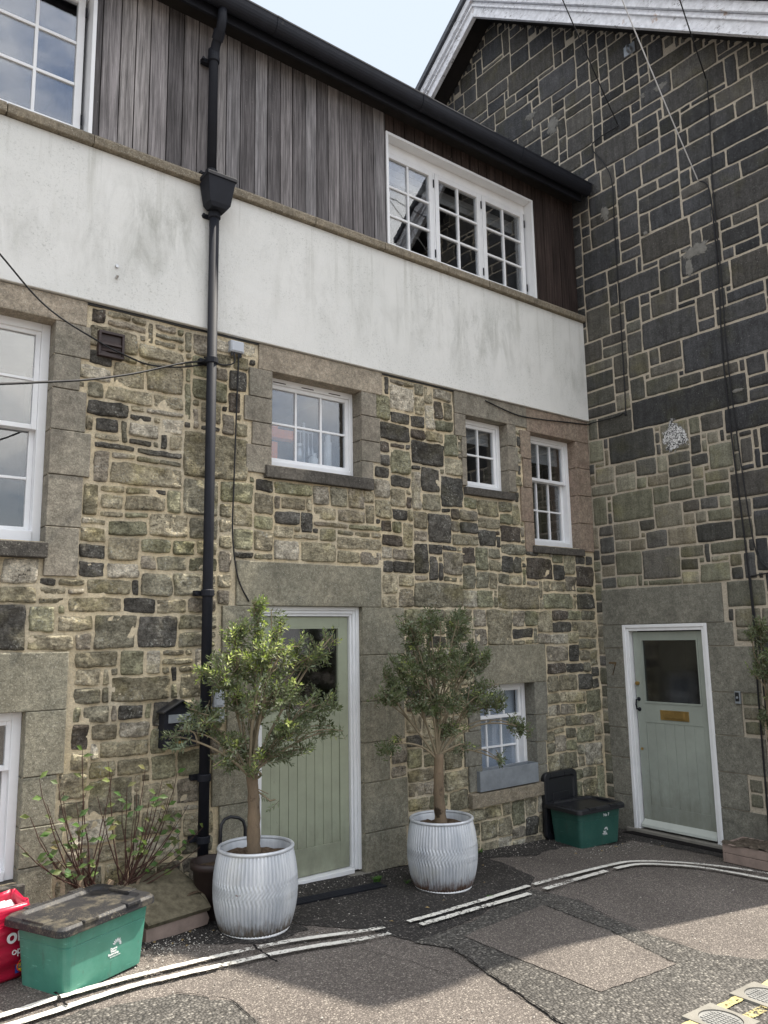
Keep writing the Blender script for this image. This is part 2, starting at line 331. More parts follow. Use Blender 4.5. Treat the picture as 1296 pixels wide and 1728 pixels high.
class MB:
    """collects pieces; map 'W' world xyz, 'L' left wall (u=X, out=-Y, v=Z), 'R' right wall (u=Y, out=-X, v=Z)"""
    def __init__(s, mp='W'): s.v = []; s.f = []; s.c = []; s.mp = mp; s.col = (1, 1, 1); s.mi = []; s.cur = 0
    def pt(s, u, n, v):
        if s.mp == 'L': return (u, -n, v)
        if s.mp == 'R': return (-n, u, v)
        return (u, n, v)
    def add(s, vs, fs):
        o = len(s.v); s.v += [tuple(p) for p in vs]; s.c += [s.col]*len(vs)
        s.f += [tuple(i+o for i in f) for f in fs]; s.mi += [s.cur]*len(fs)
    def box(s, u0, u1, n0, n1, v0, v1):
        P = [s.pt(u, n, v) for v in (v0, v1) for (u, n) in ((u0, n0), (u1, n0), (u1, n1), (u0, n1))]
        s.add(P, [(0, 3, 2, 1), (4, 5, 6, 7), (0, 1, 5, 4), (1, 2, 6, 5), (2, 3, 7, 6), (3, 0, 4, 7)])
    def prism(s, poly, a0, a1, axis='n'):
        """poly in the two other coordinates; axis 'n': (u,v) extruded in n; 'u': (n,v) extruded in u; 'v': (u,n) extruded in v"""
        k = len(poly); P = []
        for a in (a0, a1):
            for p, q in poly:
                P.append(s.pt(*{'n': (p, a, q), 'u': (a, p, q), 'v': (p, q, a)}[axis]))
        s.add(P, [tuple(range(k)), tuple(range(2*k-1, k-1, -1))]+[(i, (i+1) % k, k+(i+1) % k, k+i) for i in range(k)])
    def tube(s, pts, r, n=8, cap=True):
        pts = [Vector(p) for p in pts]; k = len(pts); rs = r if isinstance(r, (list, tuple)) else [r]*k
        ref = None; P = []
        for i in range(k):
            t = (pts[min(i+1, k-1)]-pts[max(i-1, 0)])
            t = t.normalized() if t.length > 1e-9 else Vector((0, 0, 1))
            if ref is None: ref = t.orthogonal().normalized()
            ref = (ref - t*ref.dot(t)); ref = ref.normalized() if ref.length > 1e-6 else t.orthogonal().normalized()
            w = t.cross(ref)
            for j in range(n):
                a = 2*math.pi*j/n; P.append(pts[i]+(ref*math.cos(a)+w*math.sin(a))*rs[i])
        F = [(i*n+j, i*n+(j+1) % n, (i+1)*n+(j+1) % n, (i+1)*n+j) for i in range(k-1) for j in range(n)]
        if cap: F += [tuple(range(n-1, -1, -1)), tuple((k-1)*n+j for j in range(n))]
        s.add(P, F)
    def lathe(s, prof, c=(0, 0, 0), n=48, mod=None, close=False):
        P = []
        for i, (r, z) in enumerate(prof):
            for j in range(n):
                a = 2*math.pi*j/n; rr = r+(mod(a, i, z) if mod else 0); P.append((c[0]+rr*math.cos(a), c[1]+rr*math.sin(a), c[2]+z))
        k = len(prof)
        F = [(i*n+j, i*n+(j+1) % n, (i+1)*n+(j+1) % n, (i+1)*n+j) for i in range(k-1) for j in range(n)]
        if close: F += [tuple(range(n-1, -1, -1)), tuple((k-1)*n+j for j in range(n))]
        s.add(P, F)
    def loft(s, rings, cap0=True, cap1=True):
        n = len(rings[0]); P = [p for r in rings for p in r]; k = len(rings)
        F = [(i*n+j, i*n+(j+1) % n, (i+1)*n+(j+1) % n, (i+1)*n+j) for i in range(k-1) for j in range(n)]
        if cap0: F.append(tuple(range(n-1, -1, -1)))
        if cap1: F.append(tuple((k-1)*n+j for j in range(n)))
        s.add(P, F)
    def build(s, name, mat, parent=None, local=False, smooth=False, bevel=0, fix=True, colour=False, attr='Col'):
        me = bpy.data.meshes.new(name); V = np.array(s.v, dtype=np.float64).reshape(-1, 3)
        org = Vector((0, 0, 0))
        if not local:
            lo, hi = V.min(0), V.max(0); org = Vector(((lo[0]+hi[0])/2, (lo[1]+hi[1])/2, lo[2])); V = V-np.array(org)
        me.from_pydata(V.tolist(), [], s.f)
        for mt in (mat if isinstance(mat, (list, tuple)) else [mat]): me.materials.append(M[mt])
        if isinstance(mat, (list, tuple)): me.polygons.foreach_set('material_index', s.mi)
        if colour:
            ca = me.color_attributes.new(attr, 'FLOAT_COLOR', 'POINT')
            ca.data.foreach_set('color', np.hstack([np.array(s.c), np.ones((len(s.c), 1))]).astype(np.float32).ravel())
        if fix:
            bm = bmesh.new(); bm.from_mesh(me); bmesh.ops.recalc_face_normals(bm, faces=bm.faces); bm.to_mesh(me); bm.free()
        if smooth: me.polygons.foreach_set('use_smooth', [True]*len(me.polygons))
        o = bpy.data.objects.new(name, me); COL.objects.link(o)
        if bevel:
            bv = o.modifiers.new('bevel', 'BEVEL'); bv.width = bevel; bv.segments = 2; bv.limit_method = 'ANGLE'; bv.angle_limit = R_(40)
        if parent is not None:
            o.parent = parent; o.location = org if local else org-WORLD_AT[parent.name]
        else: o.location = org
        WORLD_AT[o.name] = org.copy() if not local or parent is None else WORLD_AT[parent.name].copy()
        return o

def text_mesh(body, size, mat, name, parent, mtx, extrude=.0008, bold=0, spacing=1):
    cu = bpy.data.curves.new(name, 'FONT'); cu.body = body; cu.size = size; cu.extrude = extrude; cu.offset = bold
    cu.align_x = 'CENTER'; cu.align_y = 'CENTER'; cu.space_character = spacing
    tmp = bpy.data.objects.new(name, cu); COL.objects.link(tmp)
    bpy.context.view_layer.update()
    me = bpy.data.meshes.new_from_object(tmp.evaluated_get(bpy.context.evaluated_depsgraph_get()))
    COL.objects.unlink(tmp); bpy.data.objects.remove(tmp)
    me.transform(mtx); me.materials.clear(); me.materials.append(M[mat])
    o = bpy.data.objects.new(name, me); COL.objects.link(o); o.parent = parent; return o

# value noise on arrays
_rng = np.random.RandomState(3); _T = _rng.rand(256, 256)
def vn(x, y, f):
    x = np.asarray(x)*f; y = np.asarray(y)*f; xi = np.floor(x).astype(int); yi = np.floor(y).astype(int)
    a = x-xi; b = y-yi; a = a*a*(3-2*a); b = b*b*(3-2*b)
    g = lambda i, j: _T[i & 255, j & 255]
    return (g(xi, yi)*(1-a)*(1-b)+g(xi+1, yi)*a*(1-b)+g(xi, yi+1)*(1-a)*b+g(xi+1, yi+1)*a*b)*2-1

# ------------------------------------------------------------------ stone walls
def lay_stones(U0, U1, V0, V1, c, blocked, inside, traced, sizes, rnd, minarea=4, longest=3):
    nu, nv = int((U1-U0)/c), int((V1-V0)/c)
    occ = np.zeros((nv, nu), int)
    for j in range(nv):
        for i in range(nu):
            u, v = U0+(i+.5)*c, V0+(j+.5)*c
            if not inside(u, v) or any(a-.01 < u < b+.01 and e-.01 < v < g+.01 for a, e, b, g in blocked): occ[j, i] = 1
    out = []
    for (a, e, b, g) in traced:
        i0, i1 = int(round((a-U0)/c)), int(round((b-U0)/c)); j0, j1 = int(round((e-V0)/c)), int(round((g-V0)/c))
        i0 = max(i0, 0); i1 = min(i1, nu); j0 = max(j0, 0); j1 = min(j1, nv)
        for _ in range(3):                              # shave until free
            if i1-i0 < 1 or j1-j0 < 1 or not occ[j0:j1, i0:i1].any(): break
            w = [occ[j0:j1, i0].sum(), occ[j0:j1, i1-1].sum(), occ[j0, i0:i1].sum(), occ[j1-1, i0:i1].sum()]
            k = int(np.argmax(w))
            if k == 0: i0 += 1
            elif k == 1: i1 -= 1
            elif k == 2: j0 += 1
            else: j1 -= 1
        if i1-i0 < 1 or j1-j0 < 1 or occ[j0:j1, i0:i1].any(): continue
        occ[j0:j1, i0:i1] = 1; out.append((i0, j0, i1, j1, True))
    for j in range(nv):
        i = 0
        while i < nu:
            if occ[j, i]: i += 1; continue
            run = 1
            while i+run < nu and not occ[j, i+run] and run < 14: run += 1
            w, h = sizes(rnd, U0+i*c, V0+j*c)
            w = min(w, run)
            if run-w == 1: w = run if w < 5 else w-1
            hh = 1
            while hh < h and j+hh < nv and not occ[j+hh, i:i+w].any(): hh += 1
            if hh == 1 and w > 4: w = rnd.choice((3, 4))
            # avoid leaving a one-cell sliver above
            if j+hh < nv and not occ[j+hh, i:i+w].any() and (j+hh+1 >= nv or occ[j+hh+1, i:i+w].any()): hh += 1
            occ[j:j+hh, i:i+w] = 1; out.append((i, j, i+w, j+hh, False)); i += w
    ch = True; it = 0
    while ch and it < 6:
        ch = False; it += 1
        for s in sorted(out, key=lambda q: (q[2]-q[0])*(q[3]-q[1])):
            w, h = s[2]-s[0], s[3]-s[1]
            if s not in out or s[4] or not (min(w, h) == 1 or w*h <= minarea or h > 2.2*w): continue
            best = None
            for q in out:
                if q is s or q[4]: continue
                W_, H_ = max(q[2], s[2])-min(q[0], s[0]), max(q[3], s[3])-min(q[1], s[1])
                if W_*H_ == w*h+(q[2]-q[0])*(q[3]-q[1]) and W_ <= 10 and H_ <= 6 and (q[0] == s[2] or q[2] == s[0] or q[1] == s[3] or q[3] == s[1]):
                    sc = abs(W_/H_-1.8)
                    if best is None or sc < best[0]: best = (sc, q)
            if best:
                q = best[1]; out.remove(q); out.remove(s)
                out.append((min(q[0], s[0]), min(q[1], s[1]), max(q[2], s[2]), max(q[3], s[3]), False)); ch = True
    # let neighbours swallow one-cell slivers
    cur = [list(q) for q in out]
    for axis in (0, 1):
        A0, A1, B0, B1 = (0, 2, 1, 3) if axis == 0 else (1, 3, 0, 2)
        for sl in [q for q in cur if not q[4] and q[A1]-q[A0] == 1 and q[B1]-q[B0] >= 3]:
            free = set(range(sl[B0], sl[B1]))
            for q in sorted(cur, key=lambda q: rnd.random()):
                if q is sl or q[4] or q[A1]-q[A0] > 8: continue
                rng = set(range(q[B0], q[B1]))
                if (q[A1] == sl[A0] or q[A0] == sl[A1]) and rng <= free:
                    if q[A1] == sl[A0]: q[A1] += 1
                    else: q[A0] -= 1
                    free -= rng
            cur.remove(sl); fr = sorted(free)
            while fr:
                k = 1
                while k < len(fr) and fr[k] == fr[0]+k and k < (longest if axis else 2): k += 1
                nq = [0, 0, 0, 0, False]; nq[A0], nq[A1], nq[B0], nq[B1] = sl[A0], sl[A1], fr[0], fr[0]+k; cur.append(nq); fr = fr[k:]
    fin = cur
    return [(U0+a*c, V0+b*c, U0+d*c, V0+e*c, t) for a, b, d, e, t in fin]

def stone_mesh(mb, stones, colour, gap, res, rough, front, warp, corner, rnd, face):
    for (a, e, b, g, tr) in stones:
        o1, o2 = rnd.uniform(0, 99), rnd.uniform(0, 99)
        gp = [gap*rnd.uniform(.4, 1.8) for _ in range(4)]
        u0, u1, v0, v1 = a+gp[0], b-gp[1], e+gp[2], g-gp[3]
        w, h = u1-u0, v1-v0
        if w < .012 or h < .012: continue
        nu = max(2, int(math.ceil(w/res))); nv = max(2, int(math.ceil(h/res)))
        eu = min(.009/w, .2); ev = min(.009/h, .2)
        S = np.concatenate([[0, eu], np.linspace(eu, 1-eu, nu+1)[1:-1], [1-eu, 1]])
        T = np.concatenate([[0, ev], np.linspace(ev, 1-ev, nv+1)[1:-1], [1-ev, 1]])
        s, t = np.meshgrid(S, T); A = s*2-1; B = t*2-1
        ka = min(.5, corner*rnd.uniform(.6, 1.5)/w); kb = min(.5, corner*rnd.uniform(.6, 1.5)/h)
        A2 = A*(1-ka*np.abs(B)**5); B2 = B*(1-kb*np.abs(A)**5)
        u = (u0+u1)/2+A2*w/2; v = (v0+v1)/2+B2*h/2
        u = u+warp*vn(u+9, v, 3.1)+warp*.45*vn(u+20, v+4, 13)+warp*.35*vn(u+o1, v+o2, 34); v = v+warp*vn(u+50, v+31, 3.1)+warp*.45*vn(u+3, v+77, 13)+warp*.35*vn(u+o2, v+o1, 34)
        fl, rg = face(rnd, (a+b)/2, (e+g)/2)
        n = front*rnd.uniform(.6, 1.3)+fl*(.5*vn(u+o1, v+o2, 7)+.7*(.45-np.abs(vn(u+o2, v+o1, 12)))+.45*(.45-np.abs(vn(u+o1, v-o2, 27))))
        n += rg*.35*((A)*rnd.uniform(-1, 1)+B*rnd.uniform(-1, 1))
        edge = np.minimum(np.minimum(s*w, (1-s)*w), np.minimum(t*h, (1-t)*h))
        n = np.maximum(n, .002)
        n *= np.clip(.62+edge/.016, 0, 1)
        n = np.where(edge <= 1e-6, -.014, n)
        mb.col = colour(rnd, (a+b)/2, (e+g)/2, tr, w*h)
        ny, nx = s.shape
        P = [mb.pt(u[j, i], n[j, i], v[j, i]) for j in range(ny) for i in range(nx)]
        F = [(j*nx+i, j*nx+i+1, (j+1)*nx+i+1, (j+1)*nx+i) for j in range(ny-1) for i in range(nx-1)]
        mb.add(P, F)

def mortar_mesh(mb, U0, U1, V0, V1, step, holes, inside, amp):
    def lines(a, b, es):
        es = sorted(set([a, b]+[x for x in es if a < x < b])); L = []
        for p, q in zip(es[:-1], es[1:]):
            k = max(1, int((q-p)/step)); L += [p+(q-p)*i/k for i in range(k)]
        return np.array(L+[es[-1]])
    us = lines(U0, U1, [x for h in holes for x in (h[0], h[2])]); vs = lines(V0, V1, [x for h in holes for x in (h[1], h[3])])
    uu, vv = np.meshgrid(us, vs); n = amp*(vn(uu, vv, 23)+.7*vn(uu+7, vv+3, 9))
    nx = len(us); idx = {}; P = []; F = []
    for j in range(len(vs)-1):
        for i in range(nx-1):
            uc, vc = (us[i]+us[i+1])/2, (vs[j]+vs[j+1])/2
            if not inside(uc, vc) or any(h[0] < uc < h[2] and h[1] < vc < h[3] for h in holes): continue
            q = []
            for (jj, ii) in ((j, i), (j, i+1), (j+1, i+1), (j+1, i)):
                if (jj, ii) not in idx: idx[(jj, ii)] = len(P); P.append(mb.pt(us[ii], n[jj, ii], vs[jj]))
                q.append(idx[(jj, ii)])
            F.append(tuple(q))
    mb.add(P, F)

TR_R=[(0.94,9.39,1.32,9.69),(0.82,9.04,1.48,9.36),(0.17,8.70,0.90,9.03),(-0.15,8.35,0.39,8.67),(0.53,8.13,1.15,8.45),(-1.04,8.15,-0.60,8.47),(-1.79,7.76,-1.27,8.12),(-2.14,7.50,-1.79,7.74),(-1.90,7.21,-1.22,7.46),(-0.86,7.03,-0.33,7.34),(-2.30,6.80,-2.11,7.17),(-2.11,6.96,-1.75,7.17),(-2.25,6.54,-1.71,6.79),(-1.70,6.53,-1.33,6.79),(-1.33,7.49,-0.98,7.74),(-1.75,6.96,-1.39,7.17),(-0.60,5.89,-0.10,6.16),(-1.37,5.74,-0.83,6.03),(-1.03,5.43,-0.54,5.70),(-1.67,5.42,-1.27,5.70),(-1.46,5.16,-1.18,5.39),(-1.76,5.16,-1.47,5.41),(-2.16,5.13,-1.77,5.41),(-1.17,5.15,-0.86,5.40),(-1.37,4.84,-0.76,5.11),(-2.27,5.89,-1.64,6.21),(-2.06,5.55,-1.70,5.72),(-0.37,5.14,-0.07,5.49),(-2.10,4.47,-1.23,4.81),(-1.80,4.03,-0.60,4.30),(-2.44,3.76,-1.59,4.00),(-0.83,3.71,-0.24,3.99),(-0.74,3.10,-0.27,3.41),(-2.3,3.13,-1.59,3.41),(-1.64,3.43,-1.40,3.69),(-1.22,3.72,-0.87,3.98),(-1.83,3.43,-1.72,3.71),(-0.21,3.09,-0.04,3.41),(-0.21,3.78,-0.04,4.03),(-1.75,4.34,-1.37,4.47),(-1.21,4.48,-0.81,4.65),(-1.82,2.12,-1.43,2.39),(-1.09,2.94,-0.76,3.20),(-1.18,2.79,-0.86,2.94),(-1.59,2.80,-1.22,2.93),(-1.71,2.62,-1.31,2.79),(-1.03,2.43,-0.61,2.77),(-0.57,2.51,-0.25,2.75),(-0.57,2.89,-0.26,3.07),(-1.29,2.63,-1.04,2.77),(-1.51,2.41,-1.23,2.61),(-1.90,2.45,-1.76,2.79)]
TR_L=[(-5.23,2.97,-4.71,3.18),(-4.70,3.12,-4.15,3.45),(-4.69,2.82,-4.40,3.09),(-5.12,3.34,-4.87,3.46),(-5.34,3.37,-5.15,3.46),(-5.20,3.70,-4.98,3.85),(-5.01,3.91,-4.71,4.04),(-5.26,4.08,-4.95,4.17),(-4.93,4.07,-4.71,4.17),(-4.97,3.50,-4.71,3.58),(-5.02,3.23,-4.70,3.30),(-5.30,3.23,-5.04,3.31),(-5.08,2.82,-4.80,2.93),(-5.29,2.83,-5.11,2.94),(-5.45,2.69,-5.21,2.79),(-5.19,2.65,-4.92,2.79),(-4.90,2.63,-4.64,2.80),(-5.51,2.29,-5.31,2.40),(-5.30,2.27,-5.02,2.38),(-5.00,2.27,-4.72,2.40),(-4.85,2.42,-4.60,2.52),(-5.59,2.16,-5.44,2.26),(-5.43,2.15,-5.12,2.27),(-5.51,2.03,-5.27,2.13),(-5.11,3.50,-5.00,3.59),(-5.45,3.59,-5.28,3.67),(-4.70,3.50,-4.60,3.80),(-4.58,3.52,-4.37,3.70),(-4.36,3.64,-4.11,3.80),(-4.26,2.57,-4.08,2.77),(-4.26,2.53,-4.08,2.56),(-5.25,1.91,-4.99,2.13),(-4.97,1.91,-4.70,2.12),(-5.37,1.75,-5.08,1.88),(-5.17,1.52,-4.73,1.74),(-4.70,1.53,-4.49,1.73),(-5.40,1.66,-5.19,1.75),(-5.41,1.54,-5.20,1.66),(-5.35,1.43,-5.13,1.52),(-5.20,1.20,-4.84,1.33),(-5.07,1.08,-4.84,1.22),(-5.29,0.85,-4.96,1.10),(-4.92,0.85,-4.69,1.02),(-4.68,0.85,-4.51,1.02),(-5.84,1.90,-5.70,2.17),(-5.67,1.90,-5.37,2.01),(-5.10,1.43,-4.94,1.52),(-4.83,1.75,-4.57,1.86),(-2.75,3.94,-2.46,4.16),(-2.54,3.48,-2.13,3.72),(-2.87,3.61,-2.56,3.79),(-2.76,3.36,-2.56,3.56),(-2.22,3.10,-1.91,3.41),(-2.37,2.78,-2.10,3.05),(-3.90,2.92,-3.62,3.07),(-3.34,2.65,-2.88,2.77),(-2.53,2.20,-1.97,2.39),(-3.60,2.81,-3.22,2.89),(-3.21,2.81,-2.89,2.88),(-2.53,2.49,-2.35,2.74),(-2.21,2.50,-1.96,2.73),(-4.08,2.58,-3.93,2.78),(-2.54,3.08,-2.40,3.42),(-2.96,2.91,-2.77,3.10),(-2.06,2.77,-1.75,2.90),(-1.70,2.78,-1.48,2.91),(-3.73,2.69,-3.54,2.78),(-2.76,2.93,-2.57,3.05),(-1.65,1.86,-1.34,2.17),(-1.49,2.18,-0.93,2.39),(-1.78,2.20,-1.53,2.35),(-1.31,1.87,-1.02,2.00),(-0.86,1.52,-0.56,1.68),(-0.67,1.25,-0.32,1.38),(-0.28,1.16,-0.03,1.35),(-0.73,0.59,-0.44,0.81),(-0.34,0.59,-0.01,0.83),(-0.82,0.81,-0.61,0.95),(-0.16,0.88,-0.01,1.15),(-0.15,0.28,-0.01,0.63),(-0.92,1.03,-0.65,1.13),(-0.92,1.14,-0.76,1.25),(-0.70,1.12,-0.45,1.25),(-0.34,2.41,0.00,2.62),(-0.83,2.19,-0.41,2.36),(-0.35,2.19,-0.02,2.38),(-1.30,2.18,-0.94,2.39),(-1.08,2.48,-0.71,2.68)]

# openings in the stone part: (u0, v0, u1, v1)
OP_L = {'w1': (-7.0, 2.58, -5.60, 4.06), 'wb': (-6.75, .55, -5.66, 1.53), 'w2': (-3.96, 3.28, -3.09, 4.03),
        'w3': (-1.86, 3.33, -1.29, 4.02), 'w4': (-.955, 2.83, -.235, 3.99), 'w5': (-1.80, .58, -1.06, 1.49), 'door': (-4.06, .10, -3.105, 2.19)}
OP_R = {'door': (-1.232, -.02, -.30, 2.025)}

# ================================================================== LEFT HOUSE
HL = empty('terraced_house', (-3.5, 0, 0), 0, 'stone house with white render band, timber upper storey and sage green door', 'house')
DN = .022                                    # dressed stones stand this far out
dress_L = []                                 # (u0,v0,u1,v1) taken by dressed stone
def dressed(mb, u0, v0, u1, v1, deep=.22, reg=None, n=DN, out=0):
    mb.box(u0, u1, -deep, n+out, v0, v1)
    if reg is not None: reg.append((u0, v0, u1, v1))
lint, jamb = {}, {}
def mk(): return MB('L')
# lintels
for k, (a, e, b_, g) in {'w1': (-7.3, 4.06, -5.40, 4.236), 'w2': (-4.08, 4.03, -2.86, 4.236), 'w3': (-2.0, 4.02, -1.0, 4.236),
        'w4': (-.997, 3.99, -.012, 4.236), 'w5': (-1.84, 1.49, -.88, 1.85), 'door': (-4.25, 2.19, -2.905, 2.52), 'wb': (-7.0, 1.53, -5.42, 1.885)}.items():
    lint[k] = mk(); dressed(lint[k], a, e, b_, g, reg=dress_L)
def blocks(jj, u_in, side, vs, ws, reg):
    """stack of jamb blocks; side +1: stones lie to +u of the opening edge"""
    mb = MB('L'); jj.append(mb)
    for (v0, v1), w in zip(zip(vs[:-1], vs[1:]), ws):
        a, b_ = (u_in, u_in+w) if side > 0 else (u_in-w, u_in)
        mb.box(a, b_, -.22, DN+random.uniform(-.003, .003), v0+.0025, v1-.0025)
        reg.append((a, v0, b_, v1))
J = {k: [] for k in OP_L}
blocks(J['w1'], -5.60, 1, [2.36, 2.68, 3.02, 3.32, 3.6, 3.83, 4.06], [.21, .22, .26, .22, .17, .23], dress_L)
blocks(J['wb'], -5.66, 1, [.2, .62, .85, 1.14, 1.53], [.2, .25, .2, .24], dress_L)
blocks(J['w2'], -3.09, 1, [3.24, 3.42, 3.6, 3.82, 4.03], [.12, .2, .2, .16], dress_L)
blocks(J['w2'], -3.96, -1, [3.2, 3.42, 3.6, 3.8, 4.03], [.22, .17, .24, .2], dress_L)
blocks(J['w3'], -1.29, 1, [3.33, 3.55, 3.8, 4.02], [.10, .14, .12], dress_L)
blocks(J['w3'], -1.86, -1, [3.33, 3.6, 3.8, 4.02], [.06, .06, .14], dress_L)
blocks(J['w4'], -.955, -1, [2.75, 3.05, 3.4, 3.7, 3.99], [.13, .17, .12, .15], dress_L)
blocks(J['w4'], -.235, 1, [2.80, 3.1, 3.4, 3.7, 3.99], [.222]*4, dress_L)
blocks(J['w5'], -1.06, 1, [.58, .72, .93, 1.18, 1.49], [.13, .13, .15, .18], dress_L)
blocks(J['w5'], -1.80, -1, [.58, .8, 1.1, 1.49], [.16, .2, .14], dress_L)
blocks(J['door'], -3.105, 1, [.12, .42, .80, 1.11, 1.43, 1.80, 2.19], [.42, .44, .26, .42, .38, .44], dress_L)
blocks(J['door'], -4.06, -1, [.12, .46, .8, 1.15, 1.5, 1.85, 2.19], [.36, .3, .36, .25, .35, .3], dress_L)
SILL = {'w1': (-7.2, 2.47, -5.59, 2.58, .07), 'w2': (-4.02, 3.17, -2.985, 3.28, .05), 'w3': (-1.9, 3.245, -1.24, 3.33, .05),
        'w4': (-.995, 2.745, -.2, 2.83, .045), 'w5': (-1.97, .45, -1.0, .58, .06), 'wb': (-6.9, .45, -5.62, .55, .05)}
for a, e, b_, g, o in SILL.values(): dress_L.append((a, e, b_, g))

rnd = random.Random(11)
def sizes_L(r, u, v):
    if -3.0 < u < -1.9 and v > 2.1: return r.choice((2, 3, 3, 4)), r.choice((2, 2, 3, 4))
    return r.choice((3, 3, 4, 4, 5, 6)), r.choice((2, 2, 2, 3, 3))
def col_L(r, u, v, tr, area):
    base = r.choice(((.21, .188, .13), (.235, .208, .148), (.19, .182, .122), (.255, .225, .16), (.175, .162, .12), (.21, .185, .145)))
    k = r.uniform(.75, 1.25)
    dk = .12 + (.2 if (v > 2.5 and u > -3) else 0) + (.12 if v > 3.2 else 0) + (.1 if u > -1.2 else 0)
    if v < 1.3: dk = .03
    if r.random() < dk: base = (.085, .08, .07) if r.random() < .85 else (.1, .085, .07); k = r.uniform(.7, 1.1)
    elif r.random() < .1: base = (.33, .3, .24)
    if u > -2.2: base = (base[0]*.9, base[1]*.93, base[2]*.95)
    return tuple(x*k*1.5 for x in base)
insL = lambda u, v: True
hl = list(OP_L.values())
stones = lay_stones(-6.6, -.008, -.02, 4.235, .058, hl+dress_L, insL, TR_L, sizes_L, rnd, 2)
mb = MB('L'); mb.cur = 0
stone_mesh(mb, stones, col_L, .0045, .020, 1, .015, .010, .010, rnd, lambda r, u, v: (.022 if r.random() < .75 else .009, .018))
nst = len(mb.f); mb.cur = 1; mb.col = (1, 1, 1)
mortar_mesh(mb, -7.5, .0, -.1, 4.25, .035, hl, insL, .006)
wallL = mb.build('stone_wall', ['rubble_stone', 'sandy_mortar'], HL, fix=False, smooth=True, colour=True)

# render band, coping, cladding, roof edge
mb = MB('L'); mb.box(-8.5, -.008, -.2, .045, 4.24, 5.37); mb.build('render_band', 'white_render', HL, bevel=.006)
mb = MB('L'); mb.box(-8.5, -.008, -.2, .012, 4.225, 4.24); mb.build('render_bead', 'black_plastic', HL)
mb = MB('L'); rc = random.Random(5); u = -8.5
while u < -.02:
    w = rc.uniform(.55, .95); u1 = min(u+w, -.008)
    j = rc.uniform(-.004, .004)
    mb.prism([(-.2, 5.372), (.088+j, 5.372), (.092+j, 5.425), (.08+j, 5.445), (-.02, 5.50), (-.2, 5.50)], u+.002, u1-.002, 'u'); u = u1
mb.build('coping', 'coping_stone', HL, bevel=.008)
# timber boards with a gap for the window openings
UO = [(-7.6, 5.50, -5.42, 7.0), (-2.755, 5.50, -.72, 6.625)]
mb = MB('L'); mb2 = MB('L'); mb3 = MB('L'); u = -8.5
while u < -.03:
    w = min(rc.uniform(.108, .14), -.02-u)
    g = rc.choice(((.18, .17, .168), (.145, .135, .135), (.11, .102, .103), (.235, .22, .215), (.155, .148, .15), (.085, .079, .08)))
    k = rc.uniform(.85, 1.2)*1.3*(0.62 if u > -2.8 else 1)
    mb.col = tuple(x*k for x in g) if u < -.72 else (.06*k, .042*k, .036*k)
    cuts = sorted([u, u+w]+[x for a, e, b_, gg in UO for x in (a, b_) if u < x < u+w]); n = rc.uniform(-.002, .002)
    for ua, ub in zip(cuts[:-1], cuts[1:]):
        v0, v1 = 5.49, 6.98; xm = (ua+ub)/2
        for a, e, b_, gg in UO:
            if a < xm < b_: v0 = gg
        if v0 >= v1-.03 or ub-ua < .012: continue
        q = mb if ua < -5.5 else (mb2 if ua < -2.76 else mb3)
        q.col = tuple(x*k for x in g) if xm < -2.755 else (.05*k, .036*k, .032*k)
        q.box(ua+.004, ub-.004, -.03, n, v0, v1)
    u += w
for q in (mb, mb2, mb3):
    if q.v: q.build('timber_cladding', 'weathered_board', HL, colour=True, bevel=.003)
mb = MB('L')
for a, b_, e, g in ((-8.5, -7.6, 5.4, 7.0), (-5.42, -2.755, 5.4, 7.0), (-.72, -.008, 5.4, 7.0), (-2.755, -.72, 6.625, 7.0), (-7.6, -5.42, 7.0, 7.02)):
    mb.box(a, b_, -.2, -.034, e, g)
mb.build('cladding_backing', 'dark_soffit', HL)
mb = MB('L'); mb.box(-8.5, -.1, .165, .19, 6.74, 6.93); mb.build('fascia', 'black_iron', HL, bevel=.004)
mb = MB('L'); mb.box(-8.5, -.1, -.02, .165, 6.80, 6.82); mb.build('soffit', 'dark_soffit', HL)
mb = MB('L'); prof = []
for i in range(13):
    a = math.pi*(i/12); prof.append((.255-.065*math.cos(a), 6.885-.105*math.sin(a)**.8))
prof = [(.19, 6.90)]+prof+[(.324, 6.895), (.324, 6.907), (.308, 6.905)]
inner = [(p+(.255-p)*.06, q+.006) for p, q in prof[::-1][2:]]
mb.prism(prof+inner, -8.5, -.075, 'u'); gut = mb.build('gutter', 'black_iron', HL, smooth=False)
for x in (-5.2, -4.1, -2.55, -1.2):
    mb = MB('L'); mb.prism([(p+(.006 if p > .26 else 0), q-.004) for p, q in prof]+[(p, q) for p, q in inner], x, x+.05, 'u'); mb.build('gutter_joint', 'black_iron', gut)
# roof slope behind the gutter
mb = MB('W'); mb.prism([(-.30, 6.93), (5.2, 10.6), (5.2, 10.45), (-.16, 6.82)], -8.5, -.05, 'u'); mb.build('roof', 'slate', HL)
mb = MB('W'); mb.prism([(-.24, 6.905), (-.30, 6.93), (.5, 7.6), (.5, 7.55)], -.62, -.02, 'u'); mb.build('lead_flashing', 'lead_sheet', HL)
mb = MB('W'); mb.box(-8.5, -.02, 5.0, 5.2, -.2, 10.4); mb.box(-8.5, -8.3, .22, 5.0, -.2, 7.6); mb.build('rear_wall', 'jamb_stone', HL)

